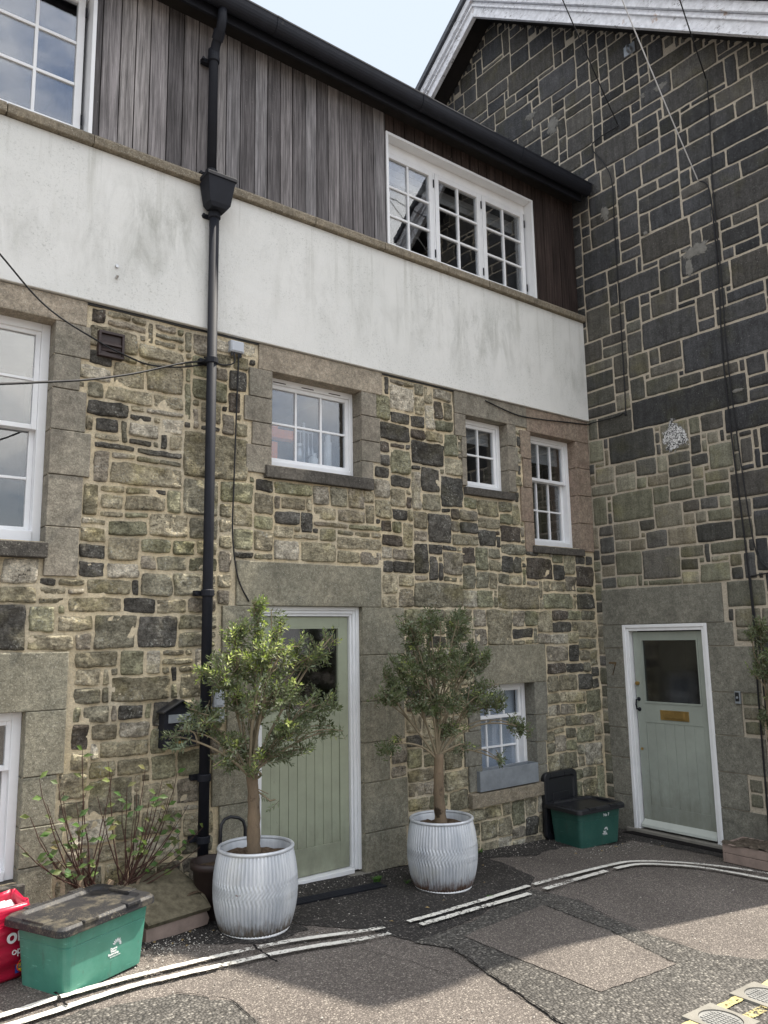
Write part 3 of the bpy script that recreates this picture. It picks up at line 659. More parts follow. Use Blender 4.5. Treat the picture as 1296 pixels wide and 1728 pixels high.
# --- windows
def window(wall, parent, name, u0, v0, u1, v1, n, cols, rows, fw_=.055, sashes=None, bar=.018, mat='white_paint', depth=.09, bottom=None, glass='window_glass', top=None):
    """frame mesh is the part; sash bars, panes are its children. n = front of the frame (outward)"""
    f = MB(wall); bt = bottom or fw_; tp = top or fw_
    f.box(u0, u0+fw_, n-depth, n, v0, v1); f.box(u1-fw_, u1, n-depth, n, v0, v1)
    f.box(u0+fw_, u1-fw_, n-depth, n, v1-tp, v1); f.box(u0+fw_, u1-fw_, n-depth, n+.012, v0, v0+bt)
    fo = f.build(name, mat, parent, bevel=.004)
    g = MB(wall); s = MB(wall)
    if sashes is None: sashes = [(u0+fw_, v0+bt, u1-fw_, v1-tp, cols, rows, 0)]
    for (a, e, b_, gg, c_, r_, back) in sashes:
        nn = n-.018-back; st = .032
        s.box(a, a+st, nn-.04, nn, e, gg); s.box(b_-st, b_, nn-.04, nn, e, gg)
        s.box(a+st, b_-st, nn-.04, nn, e, e+st); s.box(a+st, b_-st, nn-.04, nn, gg-st, gg)
        for i in range(1, c_):
            x = a+st+(b_-a-2*st)*i/c_; s.box(x-bar/2, x+bar/2, nn-.034, nn-.006, e+st, gg-st)
        for j in range(1, r_):
            z = e+st+(gg-e-2*st)*j/r_; s.box(a+st, b_-st, nn-.032, nn-.008, z-bar/2, z+bar/2)
        g.box(a+st*.6, b_-st*.6, nn-.023, nn-.018, e+st*.6, gg-st*.6)
    s.build('sash', mat, fo, bevel=.003); g.build('pane', glass, fo)
    return fo
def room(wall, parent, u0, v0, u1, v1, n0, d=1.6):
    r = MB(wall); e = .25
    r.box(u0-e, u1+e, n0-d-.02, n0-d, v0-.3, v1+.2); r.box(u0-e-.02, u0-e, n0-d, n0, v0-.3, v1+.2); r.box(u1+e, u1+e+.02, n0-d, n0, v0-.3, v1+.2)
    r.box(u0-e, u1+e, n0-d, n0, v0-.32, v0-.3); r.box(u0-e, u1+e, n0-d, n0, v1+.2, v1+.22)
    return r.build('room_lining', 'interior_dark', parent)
def blind(wall, parent, u0, v0, u1, v1, n, mat='blind_fabric', folds=0):
    r = MB(wall)
    if folds:
        k = folds
        for i in range(k): r.box(u0, u1, n-.012-.004*(i % 2), n-.004*(i % 2), v0+(v1-v0)*i/k, v0+(v1-v0)*(i+1)/k-.002)
    else:
        r.box(u0, u1, n-.004, n, v0, v1); r.box(u0, u1, n-.008, n+.006, v0-.012, v0+.006)
    return r.build('blind', mat, parent)
LAB = {}
def finish(k, fo, lm, jm, sm):
    lint[k].build('lintel', lm, fo, bevel=.006)
    for q in J[k]: q.build('jamb', jm, fo, bevel=.005)
    if k in SILL:
        a, e, b_, g, o = SILL[k]; s = MB('L'); s.prism([(-.22, e), (o, e), (o, g-.012), (-.1, g), (-.22, g)], a, b_, 'u'); s.build('sill', sm, fo, bevel=.007)
    if lm and k != 'door':
        pass
# tall sash window, far left
a, e, b_, g = OP_L['w1']
fo = window('L', HL, 'window', a, e, b_, g, -.10, 2, 2, .055, [(a+.055, 3.33, b_-.055, g-.05, 4, 2, 0), (a+.055, e+.075, b_-.055, 3.36, 4, 2, .045)], bottom=.075)
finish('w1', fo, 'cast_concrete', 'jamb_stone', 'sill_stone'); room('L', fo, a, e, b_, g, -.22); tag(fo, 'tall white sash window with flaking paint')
a, e, b_, g = OP_L['wb']
fo = window('L', HL, 'window', a, e, b_, g, -.07, 2, 2, .055, [(a+.055, 1.18, b_-.05, g-.05, 4, 1, 0), (a+.055, e+.05, b_-.05, 1.21, 4, 2, .04)])
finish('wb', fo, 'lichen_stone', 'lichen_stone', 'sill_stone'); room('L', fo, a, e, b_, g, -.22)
a, e, b_, g = OP_L['w2']
fo = window('L', HL, 'window', a, e, b_, g, -.11, 3, 2, .035, bottom=.06, top=.05)
for x in (-3.82, -3.55, -3.28): v = MB('L'); v.box(x-.06, x+.06, -.112, -.1085, 3.992, 4.0); v.build('trickle_vent', 'brown_plastic', fo)
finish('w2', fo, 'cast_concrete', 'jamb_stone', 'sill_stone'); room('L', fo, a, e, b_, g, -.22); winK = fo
a, e, b_, g = OP_L['w3']
fo = window('L', HL, 'window', a, e, b_, g, -.09, 2, 2, .045, bottom=.05)
finish('w3', fo, 'jamb_stone', 'jamb_stone', 'sill_stone'); room('L', fo, a, e, b_, g, -.22); blind('L', fo, a+.05, 3.82, b_-.05, 3.97, -.2, folds=4)
a, e, b_, g = OP_L['w4']
fo = window('L', HL, 'window', a, e, b_, g, -.09, 3, 2, .045, [(a+.045, 3.52, b_-.045, g-.04, 3, 1, 0), (a+.045, e+.06, b_-.045, 3.55, 3, 2, .045)], bottom=.06)
finish('w4', fo, 'brown_stone', 'brown_stone', 'sill_stone'); room('L', fo, a, e, b_, g, -.22); blind('L', fo, a+.05, 3.74, b_-.05, 3.95, -.2, folds=4)
a, e, b_, g = OP_L['w5']
fo = window('L', HL, 'window', a, e, b_, g, -.11, 2, 2, .045, [(a+.045, 1.17, b_-.045, g-.04, 3, 1, 0), (a+.045, e+.03, b_-.045, 1.20, 3, 2, .045)])
finish('w5', fo, 'lichen_stone', 'grey_stone', 'coping_stone'); room('L', fo, a, e, b_, g, -.22); blind('L', fo, a+.05, e+.02, b_-.05, g-.02, -.205, 'grey_blind')
# upper windows in white boxed recesses
for (a, e, b_, g, parts) in ((-2.755, 5.47, -.72, 6.625, [(-2.725, -2.085), (-2.065, -1.425), (-1.405, -.765)]), (-7.6, 5.47, -5.42, 6.98, [(-7.56, -6.86), (-6.84, -6.16), (-6.12, -5.47)])):
    f = MB('L'); t = .028; top = 6.50 if g < 6.7 else 6.62
    f.box(a, a+t, -.2, .008, e, g); f.box(b_-t, b_, -.2, .008, e, g); f.box(a+t, b_-t, -.2, .008, g-t, g)
    f.box(a+t, b_-t, -.2, -.10, top, g-t)
    f.box(a+t, b_-t, -.2, -.05, e, e+.04)
    for x0, x1 in parts[:-1]: f.box(x1, x1+.02, -.2, -.098, e+.04, top)
    fo = f.build('window', 'white_paint', HL, bevel=.003)
    fo['label'] = 'wide white casement window under the eaves'
    s = MB('L'); gl = MB('L')
    for x0, x1 in parts:
        nn = -.095; v0, v1 = e+.045, top-.004; st = .05; x0 += .004; x1 -= .004
        s.box(x0, x0+st, nn-.05, nn, v0, v1); s.box(x1-st, x1, nn-.05, nn, v0, v1); s.box(x0+st, x1-st, nn-.05, nn, v0, v0+.06); s.box(x0+st, x1-st, nn-.05, nn, v1-st, v1)
        xm = (x0+x1)/2; s.box(xm-.011, xm+.011, nn-.04, nn-.008, v0+.06, v1-st)
        for j in (1, 2):
            z = v0+.06+(v1-st-v0-.06)*j/3; s.box(x0+st, x1-st, nn-.038, nn-.010, z-.011, z+.011)
        gl.box(x0+st*.7, x1-st*.7, nn-.028, nn-.022, v0+.04, v1-st*.7)
        for z in (v0+.12, v1-.12): hg = MB('L'); hg.tube([(x1+.004, -nn-.006, z-.04), (x1+.004, -nn-.006, z+.04)], .007, 6); hg.build('hinge', 'black_iron', fo)
    s.build('sash', 'white_paint', fo, bevel=.003); gl.build('pane', 'window_glass', fo)
    room('L', fo, a, e, b_, g, -.22, 2.2)
    if b_ > -1: blind('L', fo, a+.05, 6.33, b_-.05, 6.47, -.26, folds=4)

# --- left door
a, e, b_, g = OP_L['door']
f = MB('L'); t = .075
for i, (w, nn) in enumerate(((.03, -.03), (.055, -.045), (t, -.06))):
    lo = 0 if i == 0 else (.03, .055)[i-1]
    f.box(a+lo, a+w, -.2, nn, e+.05, g-lo); f.box(b_-w, b_-lo, -.2, nn, e+.05, g-lo); f.box(a+w, b_-w, -.2, nn, g-w, g-lo)
f.box(a+t, b_-t, -.2, -.02, e+.035, e+.07)
d = MB('L'); x0, x1, z0, z1, nn = a+t+.004, b_-t-.004, e+.075, g-t-.004, -.085
gx0, gx1, gz0, gz1 = x0+.085, x1-.085, 1.39, 2.03
d.box(x0, gx0, nn-.045, nn, z0, z1); d.box(gx1, x1, nn-.045, nn, z0, z1)
d.box(gx0, gx1, nn-.045, nn, gz1, z1); d.box(gx0, gx1, nn-.045, nn, 1.22, gz0); d.box(gx0, gx1, nn-.045, nn, z0, z0+.2)
k = 8
for i in range(k):
    p, q = gx0+(gx1-gx0)*i/k, gx0+(gx1-gx0)*(i+1)/k; d.box(p+.0035, q-.0035, nn-.04, nn-.006, z0+.2, 1.22)
d.box(gx0, gx1, nn-.045, nn-.012, z0+.2, 1.22)
do = d.build('door', 'sage_paint', HL, bevel=.003); tag(do, 'sage green boarded door with dark glazed top')
f.build('door_frame', 'white_paint', do, bevel=.004)
gm = MB('L'); gm.box(gx0-.01, gx1+.01, nn-.03, nn-.02, gz0-.01, gz1+.01); gm.build('door_pane', 'door_glass', do)
bd = MB('L')
for (p, q, r, s_) in ((gx0, gx0+.012, gz0, gz1), (gx1-.012, gx1, gz0, gz1), (gx0+.012, gx1-.012, gz1-.012, gz1), (gx0+.012, gx1-.012, gz0, gz0+.014)): bd.box(p, q, nn-.02, nn+.004, r, s_)
bd.build('glazing_bead', 'sage_paint', do)
lint['door'].build('lintel', 'lichen_stone', do, bevel=.006); [q.build('jamb', 'lichen_stone', do, bevel=.005) for q in J['door']]
st = MB('L'); st.box(a-.05, b_+.05, -.22, .03, -.02, e+.034); st.build('threshold', 'pale_concrete', do, bevel=.008)
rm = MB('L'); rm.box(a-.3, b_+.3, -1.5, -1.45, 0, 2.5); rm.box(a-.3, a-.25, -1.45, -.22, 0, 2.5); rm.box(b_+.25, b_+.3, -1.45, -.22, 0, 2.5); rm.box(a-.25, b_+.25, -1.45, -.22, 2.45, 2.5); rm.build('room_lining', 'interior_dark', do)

# ================================================================== RIGHT HOUSE
YA, ZA, SLP = 1.16, 9.92, .755               # gable line (bottom of verge boards)
HR = empty('gable_house', (0, -1.0, 0), 0, 'tall dark stone house with a peeling white gable verge and grey green door number 7', 'house')
insR = lambda u, v: v < ZA+.06-SLP*abs(u-YA)
dress_R = []
JR = []; LR = MB('R')
LR.box(-1.408, -.075, -.22, DN-.006, 2.028, 2.39); dress_R.append((-1.408, 2.028, -.075, 2.39))
def blocksR(u_in, side, vs, ws):
    jb = MB('R'); JR.append(jb)
    for (v0, v1), w in zip(zip(vs[:-1], vs[1:]), ws):
        p, q = (u_in, u_in+w) if side > 0 else (u_in-w, u_in)
        jb.box(p, q, -.22, DN-.008+random.uniform(-.002, .002), v0+.004, v1-.004); dress_R.append((p, v0, q, v1))
blocksR(-1.235, -1, [0, .375, .69, 1.012, 1.395, 1.81, 2.028], [.62, .265, .46, .27, .46, .25])
blocksR(-.30, 1, [0, .345, .706, 1.0, 1.39, 1.79, 2.028], [.215, .215, .222, .228, .222, .232])
def sizes_R(r, u, v):
    if v < 3.9 and u > -1.9: return r.choice((2, 3, 4, 4)), r.choice((2, 2, 2, 3))
    return r.choice((3, 4, 5, 6, 7, 8)), r.choice((2, 2, 3, 3, 4, 4))
def col_R(r, u, v, tr, area):
    k = r.uniform(.75, 1.3)
    dark = r.choice(((.052, .052, .052), (.064, .062, .059), (.044, .045, .047), (.078, .074, .067), (.057, .057, .058)))
    green = r.choice(((.15, .148, .108), (.175, .167, .128), (.13, .128, .096), (.195, .182, .142), (.165, .148, .112)))
    f = min(1, max(0, (4.5-v+r.uniform(-.3, .3))/.6))*min(1, max(0, (u+1.75)/.25))
    if v < 2.2: f = 1 if u > -1.8 else .7
    if tr and area > .3: f *= .45
    if r.random() < .18: f *= .2
    if v > 4 and u > -.9 and v < 5.4: f = max(f, .35*r.random())
    if v < 1.5 : f = .8
    return tuple((d*(1-f)+g*f)*k*1.15 for d, g in zip(dark, green))
hr = list(OP_R.values())
rnd = random.Random(23)
stones = lay_stones(-2.44, 2.6, -.02, 9.98, .062, hr+dress_R, insR, TR_R, sizes_R, rnd, 2, 6)
mb = MB('R'); mb.cur = 0
stone_mesh(mb, stones, col_R, .0028, .030, 1, .006, .0055, .008, rnd, lambda r, u, v: (.0045, .004) if v > 4 or u < -1.6 else (.010, .008))
mb.cur = 1; mb.col = (1, 1, 1)
mortar_mesh(mb, -2.44, 5.3, -.1, 10.0, .06, hr, insR, .002)
mb.build('stone_wall', ['dark_stone', 'pale_mortar'], HR, fix=False, smooth=True, colour=True)
# verge: soffit board, two-step bargeboard, roof slopes
def verge(mb, x0, x1, off0, off1):
    """band between two offsets (vertical) along both gable slopes, extruded in X"""
    for sgn, ye in ((-1, -2.58), (1, 5.3)):
        yy = abs(ye-YA)
        poly = [(YA, ZA+off0), (ye, ZA+off0-SLP*yy), (ye, ZA+off1-SLP*yy), (YA, ZA+off1)]
        P = [(x, p, q) for x in (x0, x1) for p, q in poly]
        mb.add(P, [(0, 1, 2, 3), (7, 6, 5, 4)]+[(i, (i+1) % 4, 4+(i+1) % 4, 4+i) for i in range(4)])
bg = MB('W'); verge(bg, -.32, -.285, .0, .21); verge(bg, -.345, -.32, .135, .165); verge(bg, -.36, -.285, .215, .33); verge(bg, -.33, -.27, -.012, .0)
bgo = bg.build('bargeboard', 'flaking_paint', HR, bevel=.004)
sf = MB('W'); verge(sf, -.285, .0, .07, .10); sf.build('verge_soffit', 'dark_soffit', HR)
rf = MB('W'); verge(rf, -.40, 8.0, .335, .42); rf.build('roof', 'slate', HR)
w = MB('W'); w.box(.05, 8, -2.44, -2.24, -.2, ZA-SLP*(YA+2.44)+.3); w.box(.05, 8, 5.1, 5.3, -.2, 6.9); w.box(7.8, 8, -2.24, 5.1, -.2, 6.9); w.build('side_wall', 'grey_stone', HR)
# mortar smears and lime patches on the wall
def blob(mb, y, z, ry, rz_, th, seed, n=28, jag=.25):
    """low smear on the wall; its ragged edge comes from the material (attribute: 1 in the middle, 0 at the rim)"""
    r = random.Random(seed); rr = [1+r.uniform(-jag, jag) for _ in range(n)]
    for k, cc in ((1.25, 0.), (.95, .3), (.6, .7), (0, 1.)):
        mb.col = (cc, cc, cc)
        mb.add([(-th*(.5+.5*cc), y+ry*rr[i]*k*math.cos(2*math.pi*i/n), z+rz_*rr[i]*k*math.sin(2*math.pi*i/n)) for i in range(n)], [])
    o = len(mb.v)-4*n; 
    for q in range(3):
        for i in range(n): mb.f.append((o+q*n+i, o+q*n+(i+1) % n, o+(q+1)*n+(i+1) % n, o+(q+1)*n+i)); mb.mi.append(0)
b = NB('lime_patch', .95, .1); c = b.mix(b.ramp(b.noise(45, 5, .7, dist=1.5), .46, .54), (.03, .03, .03), (.75, .75, .74)); b.col(c); b.bump(b.noise(45, 5, .7, dist=1.5), .9, .015)
def ragged(b, sc): 
    sp = N(b.t, 'ShaderNodeSeparateColor'); b.link(b.attr(), sp.inputs[0])
    b.link(b.ramp(b.math('ADD', sp.outputs[0], b.ramp(b.noise(sc, 7, .75), .3, .7, -.4, .4)), .32, .46), b.p.inputs['Alpha'])
ragged(b, 22)
ragged(simple('cement_smear', (.17, .165, .15), .95, .1, .3, .5, 50, sc=20), 26)
lp = MB('W'); blob(lp, -1.05, 3.86, .15, .15, .016, 4); lp.build('lime_patch', 'lime_patch', HR, fix=False, colour=True)
for i, (y, z, p, q) in enumerate(((-1.43, 5.66, .16, .075), (.23, 7.95, .1, .13), (-.98, 7.62, .035, .03), (-1.2, 7.6, .09, .035), (.55, 8.27, .1, .05), (.5, 8.05, .03, .03), (-.42, 6.52, .05, .1), (-.9, 6.08, .03, .025), (-1.72, 4.15, .07, .02), (-1.35, 5.52, .05, .12))):
    cs = MB('W'); blob(cs, y, z, p, q, .013, 30+i); cs.build('cement_smear', 'cement_smear', HR, fix=False, colour=True)
# --- right door
a, e, b_, g = OP_R['door']; e = .045
f = MB('R')
for i, (w, nn) in enumerate(((.035, .012), (.065, -.0))):
    lo = 0 if i == 0 else .035
    f.box(a+lo, a+w, -.16, nn, e-.02, g-lo); f.box(b_-w, b_-lo, -.16, nn, e-.02, g-lo); f.box(a+w, b_-w, -.16, nn, g-w, g-lo)
d = MB('R'); t = .065; x0, x1, z0, z1, nn = a+t+.004, b_-t-.012, e+.02, g-t-.01, -.055
gx0, gx1, gz0, gz1 = -1.09, -.465, 1.25, 1.88
d.box(x0, gx0, nn-.045, nn, z0, z1); d.box(gx1, x1, nn-.045, nn, z0, z1)
d.box(gx0, gx1, nn-.045, nn, gz1, z1); d.box(gx0, gx1, nn-.045, nn, 1.06, gz0); d.box(gx0, gx1, nn-.045, nn, z0, .27)
for i in range(6):
    p, q = gx0+(gx1-gx0)*i/6, gx0+(gx1-gx0)*(i+1)/6; d.box(p+.0025, q-.0025, nn-.04, nn-.004, .27, 1.06)
d.box(gx0, gx1, nn-.045, nn-.009, .27, 1.06)
dr = d.build('door', 'grey_sage_paint', HR, bevel=.003); tag(dr, 'grey green boarded door with brass letter plate')
f.build('door_frame', 'white_paint', dr, bevel=.005)
wb_ = MB('R'); wb_.prism([(nn, z0), (nn+.06, z0), (nn+.055, z0+.025), (nn, z0+.07)], x0, x1, 'u'); wb_.build('weather_bar', 'pale_sage_paint', dr, bevel=.004)
gm = MB('R'); gm.box(gx0-.01, gx1+.01, nn-.03, nn-.02, gz0-.01, gz1+.01); gm.build('door_pane', 'door_glass', dr)
bd = MB('R')
for (p, q, r, s_) in ((gx0, gx0+.014, gz0, gz1), (gx1-.014, gx1, gz0, gz1), (gx0+.014, gx1-.014, gz1-.014, gz1), (gx0+.014, gx1-.014, gz0, gz0+.016)): bd.box(p, q, nn-.02, nn+.006, r, s_)
bd.build('glazing_bead', 'grey_sage_paint', dr)
lb = MB('R'); lb.box(-.945, -.64, nn, nn+.008, 1.097, 1.19); lb.box(-.905, -.68, nn+.008, nn+.013, 1.115, 1.172); lb.box(-.895, -.69, nn+.013, nn+.016, 1.12, 1.165)
lb.build('letter_plate', 'brass', dr, bevel=.003)
hd = MB('W')
hx = -nn-0
hd.tube([(-nn-.0, -.415, 1.30), (-nn-.045, -.415, 1.29), (-nn-.055, -.415, 1.25), (-nn-.045, -.415, 1.20), (-nn, -.415, 1.19)][::1] if False else [(.055, -.405, 1.285), (.01, -.405, 1.28), (.0, -.405, 1.235), (.01, -.405, 1.19), (.055, -.405, 1.185)], .008, 8)
for z in (1.285, 1.185): hd.tube([(.056, -.405, z), (.05, -.405, z)], .02, 12)
hd.build('handle', 'black_iron', dr, smooth=True)
lk = MB('W'); lk.tube([(.056, -.405, 1.44), (.03, -.405, 1.44)], .019, 14); lk.tube([(.03, -.405, 1.44), (.026, -.405, 1.44)], .012, 12); lk.build('lock', 'brass', dr)
kh = MB('W'); kh.tube([(.056, -.405, .80), (.05, -.405, .80)], .014, 12); kh.build('keyhole_cover', 'brass', dr)
LR.build('lintel', 'grey_stone', dr, bevel=.005); [q.build('jamb', 'grey_stone', dr, bevel=.004) for q in JR]
st = MB('R'); st.box(-1.3, -.22, -.2, .035, -.1, .045); st.build('threshold', 'pale_concrete', dr, bevel=.01)
st = MB('W'); st.prism([(-.035, -.30), (-.035, -1.33), (-.13, -1.36), (-.14, -.24)], -.06, .018, 'v'); st.build('doorstep', 'crack_tar', dr, bevel=.01)
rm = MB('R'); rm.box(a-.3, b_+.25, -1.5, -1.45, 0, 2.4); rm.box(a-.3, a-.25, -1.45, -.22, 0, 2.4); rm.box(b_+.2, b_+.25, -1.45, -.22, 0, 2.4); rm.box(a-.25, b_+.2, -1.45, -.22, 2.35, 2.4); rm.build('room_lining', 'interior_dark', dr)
simple('carved_groove', (.12, .085, .05), .95, .1, .2, 0)
sv = MB('R'); sv.prism([(-.118, 1.648), (-.208, 1.65), (-.208, 1.635), (-.153, 1.52), (-.165, 1.52), (-.19, 1.628), (-.118, 1.632)], .012, .0165, 'n'); sv.build('house_number', 'carved_groove', HR)
# ================================================================== GROUND
def ground_sheet(name, mat, poly, lift, rag=0.0, seed=1, kind='structure'):
    """irregular sheet following the slope; edges subdivided and roughened"""
    r = random.Random(seed); P = []
    k = len(poly)
    for i in range(k):
        (x0, y0), (x1, y1) = poly[i], poly[(i+1) % k]; n = max(1, int(math.hypot(x1-x0, y1-y0)/.05)) if rag else 1
        for j in range(n):
            t = j/n; P.append((x0+(x1-x0)*t+r.uniform(-rag, rag), y0+(y1-y0)*t+r.uniform(-rag, rag)))
    bm = bmesh.new(); vs = [bm.verts.new((x, y, gz(x)+lift)) for x, y in P]; bm.faces.new(vs)
    bmesh.ops.triangulate(bm, faces=bm.faces[:]); bmesh.ops.recalc_face_normals(bm, faces=bm.faces[:])
    me = bpy.data.meshes.new(name); bm.to_mesh(me); bm.free()
    if me.polygons[0].normal.z < 0: me.flip_normals()
    me.materials.append(M[mat]); o = bpy.data.objects.new(name, me); COL.objects.link(o)
    if kind: o['kind'] = kind
    return o
bm = bmesh.new(); xs = [-80, -30, -9, -6, -3, 0, 2, 30, 80]; ys = [-90, -30, -6, -3, 0, .5, 10, 60]
gv = [[bm.verts.new((x, y, gz(x))) for x in xs] for y in ys]
for j in range(len(ys)-1):
    for i in range(len(xs)-1): bm.faces.new((gv[j][i], gv[j][i+1], gv[j+1][i+1], gv[j+1][i]))
me = bpy.data.meshes.new('ground'); bm.to_mesh(me); bm.free(); me.materials.append(M['brown_asphalt'])
go = bpy.data.objects.new('ground', me); COL.objects.link(go); go['kind'] = 'structure'
ground_sheet('asphalt_patch', 'dark_asphalt', [(-4.15, .02), (-4.15, -.72), (-3.98, -.95), (-3.86, -1.05), (-3.76, -1.40), (-3.25, -1.30), (-2.95, -1.2), (-2.45, -1.08), (-2.1, -.86), (-2.0, -.5), (-1.93, .02)], .004, .012, 2)
ground_sheet('asphalt_patch', 'dark_asphalt', [(-1.93, .02), (-1.95, -.22), (-1.55, -.38), (-1.1, -.3), (-.6, -.55), (-.35, -.5), (-.25, -1.5), (.0, -1.7), (.0, .02)], .004, .02, 3)
ground_sheet('asphalt_patch', 'dark_asphalt', [(-5.9, .02), (-5.9, -.42), (-5.3, -.55), (-4.9, -.62), (-4.45, -.92), (-4.15, -.84), (-4.15, .02)], .004, .02, 4)
ground_sheet('asphalt_patch', 'rough_asphalt', [(-3.78, -1.40), (-3.25, -1.33), (-2.60, -1.12), (-2.36, -1.06), (-2.29, -1.42), (-2.42, -1.75), (-2.50, -2.10), (-2.50, -2.55), (-2.36, -2.74), (-1.9, -3.0), (-1.9, -6.2), (-3.95, -6.2), (-3.9, -2.6), (-3.74, -1.95), (-3.66, -1.60)], .008, .008, 5)
ground_sheet('asphalt_patch', 'brown_asphalt', [(-3.47, -1.50), (-2.60, -1.37), (-2.66, -1.95), (-2.815, -2.52), (-3.47, -2.50)], .012, .006, 6)
ground_sheet('asphalt_patch', 'rough_asphalt', [(-7.5, -1.22), (-5.6, -1.2), (-5.20, -1.26), (-5.02, -1.5), (-5.04, -1.78), (-5.3, -2.3), (-7.5, -2.6)], .008, .02, 8)
cr_ = MB('W')
def crack(pts, w=.009, seed=0, lift=.014):
    r = random.Random(seed); Q = []
    for (x0, y0), (x1, y1) in zip(pts[:-1], pts[1:]):
        n = max(1, int(math.hypot(x1-x0, y1-y0)/.03))
        for j in range(n): Q.append((x0+(x1-x0)*j/n+r.uniform(-.008, .008), y0+(y1-y0)*j/n+r.uniform(-.008, .008)))
    Q.append(pts[-1])
    for i in range(len(Q)-1):
        (x0, y0), (x1, y1) = Q[i], Q[i+1]; l = math.hypot(x1-x0, y1-y0)+1e-6; nx, ny = -(y1-y0)/l, (x1-x0)/l; a = w*r.uniform(.15, .7); b2 = w*r.uniform(.15, .7)
        cr_.add([(x0+nx*a, y0+ny*a, gz(x0)+lift), (x0-nx*b2, y0-ny*b2, gz(x0)+lift), (x1-nx*b2, y1-ny*b2, gz(x1)+lift), (x1+nx*a, y1+ny*a, gz(x1)+lift)], [(0, 1, 2, 3)])
crack([(-2.60, -1.37), (-2.66, -1.95), (-2.815, -2.52)], .008, 1, .016)
crack([(-2.30, -1.42), (-2.42, -1.75), (-2.5, -2.1), (-2.5, -2.55)], .005, 2)
crack([(-3.66, -1.6), (-3.74, -1.95), (-3.9, -2.6)], .007, 3)
crack([(-5.2, -1.26), (-5.02, -1.5), (-5.04, -1.78)], .006, 4)
crack([(-4.1, -1.3), (-3.98, -1.6), (-3.93, -1.9)], .004, 5, .006)
crack([(-4.6, -.95), (-4.62, -1.25)], .014, 6, .03); crack([(-5.69, -.95), (-5.69, -1.15)], .014, 7, .03)
co = cr_.build('ground_crack', 'crack_tar', fix=False); co['kind'] = 'structure'
# parking lines
def strip(name, mat, pts, w, lift, seed, gaps=()):
    r = random.Random(seed); mb = MB('W'); Q = []
    pts = [Vector(p) for p in pts]
    # Catmull-Rom
    for i in range(len(pts)-1):
        p0, p1, p2, p3 = pts[max(i-1, 0)], pts[i], pts[i+1], pts[min(i+2, len(pts)-1)]
        n = max(2, int((p2-p1).length/.025))
        for j in range(n):
            t = j/n; Q.append(.5*((2*p1)+(p2-p0)*t+(2*p0-5*p1+4*p2-p3)*t*t+(3*p1-p0-3*p2+p3)*t**3))
    Q.append(pts[-1]); V = []
    for i, q in enumerate(Q):
        d = Q[min(i+1, len(Q)-1)]-Q[max(i-1, 0)]; d.normalize(); nn = Vector((-d.y, d.x))
        for s in (-1, 1):
            k = w/2*(1+r.uniform(-.16, .12)); p = q+nn*s*k; V.append((p.x, p.y, gz(p.x)+lift))
    F = [(2*i, 2*i+2, 2*i+3, 2*i+1) for i in range(len(Q)-1) if not any(g0 < Q[i].x < g1 for g0, g1 in gaps)]
    mb.add(V, F); o = mb.build(name, mat, fix=False); o['kind'] = 'structure'
    return o
strip('parking_line', 'white_line', [(-6.6, -1.16), (-5.965, -1.06), (-5.685, -1.006), (-5.383, -.972), (-5.06, -.964), (-4.71, -.968), (-4.34, -1.0), (-3.985, -1.085), (-3.824, -1.115), (-3.553, -1.125), (-2.99, -1.085), (-2.35, -1.022), (-1.738, -1.0), (-1.3, -1.0), (-1.1, -1.03), (-.878, -1.184), (-.66, -1.475), (-.52, -1.867), (-.42, -2.6)], .046, .022, 1, ((-3.80, -3.62), (-2.36, -2.31)))
strip('parking_line', 'white_line', [(-6.6, -1.27), (-5.904, -1.175), (-5.414, -1.09), (-5.106, -1.085), (-4.773, -1.10), (-4.409, -1.13), (-3.908, -1.225), (-3.589, -1.215), (-3.06, -1.185), (-2.59, -1.165), (-2.358, -1.148), (-1.703, -1.1), (-1.3, -1.09), (-1.1, -1.13), (-.93, -1.28), (-.78, -1.5), (-.68, -1.97), (-.6, -2.6)], .050, .022, 2, ((-3.83, -3.57), (-2.5, -2.33), (-1.55, -1.42)))
for y in (-2.965, -3.095): strip('yellow_line', 'yellow_line', [(-3.16, y), (-2.95, y+.005)], .05, .016, int(-y*100))
strip('yellow_line', 'yellow_line', [(-2.74, -2.96), (-2.3, -2.95)], .05, .016, 44); strip('yellow_line', 'yellow_line', [(-3.9, -2.99), (-3.39, -2.975)], .05, .016, 45)

# ================================================================== THINGS ON THE WALLS
# rainwater pipe with hopper
X, Y = -4.515, -.095
DP = empty('drainpipe', (X, -.05, gz(X)), 0, 'black rainwater downpipe with hopper box left of the green door', 'drainpipe')
p = MB('W'); p.tube([(X, Y, .3), (X, Y, 5.16)], .037, 18); p.build('lower_pipe', 'black_iron', DP, smooth=True)
p = MB('W'); p.tube([(X-.03, -.235, 6.80), (X-.03, -.235, 6.70), (X-.03, -.215, 6.64), (X-.03, -.13, 6.55), (X-.03, Y, 6.47), (X-.03, Y, 5.42)], .036, 18); p.build('upper_pipe', 'black_iron', DP, smooth=True)
h = MB('W')
def rr(cx, cy, hx, hy, z): return [(cx-hx, cy-hy, z), (cx+hx, cy-hy, z), (cx+hx, cy+hy, z), (cx-hx, cy+hy, z)]
h.loft([rr(X, -.135, .06, .05, 5.155), rr(X, -.135, .085, .062, 5.19), rr(X, -.14, .112, .082, 5.38), rr(X, -.14, .122, .09, 5.38), rr(X, -.14, .122, .09, 5.41), rr(X, -.14, .108, .076, 5.41), rr(X, -.14, .10, .07, 5.35)])
h.build('hopper', 'black_iron', DP, bevel=.005)
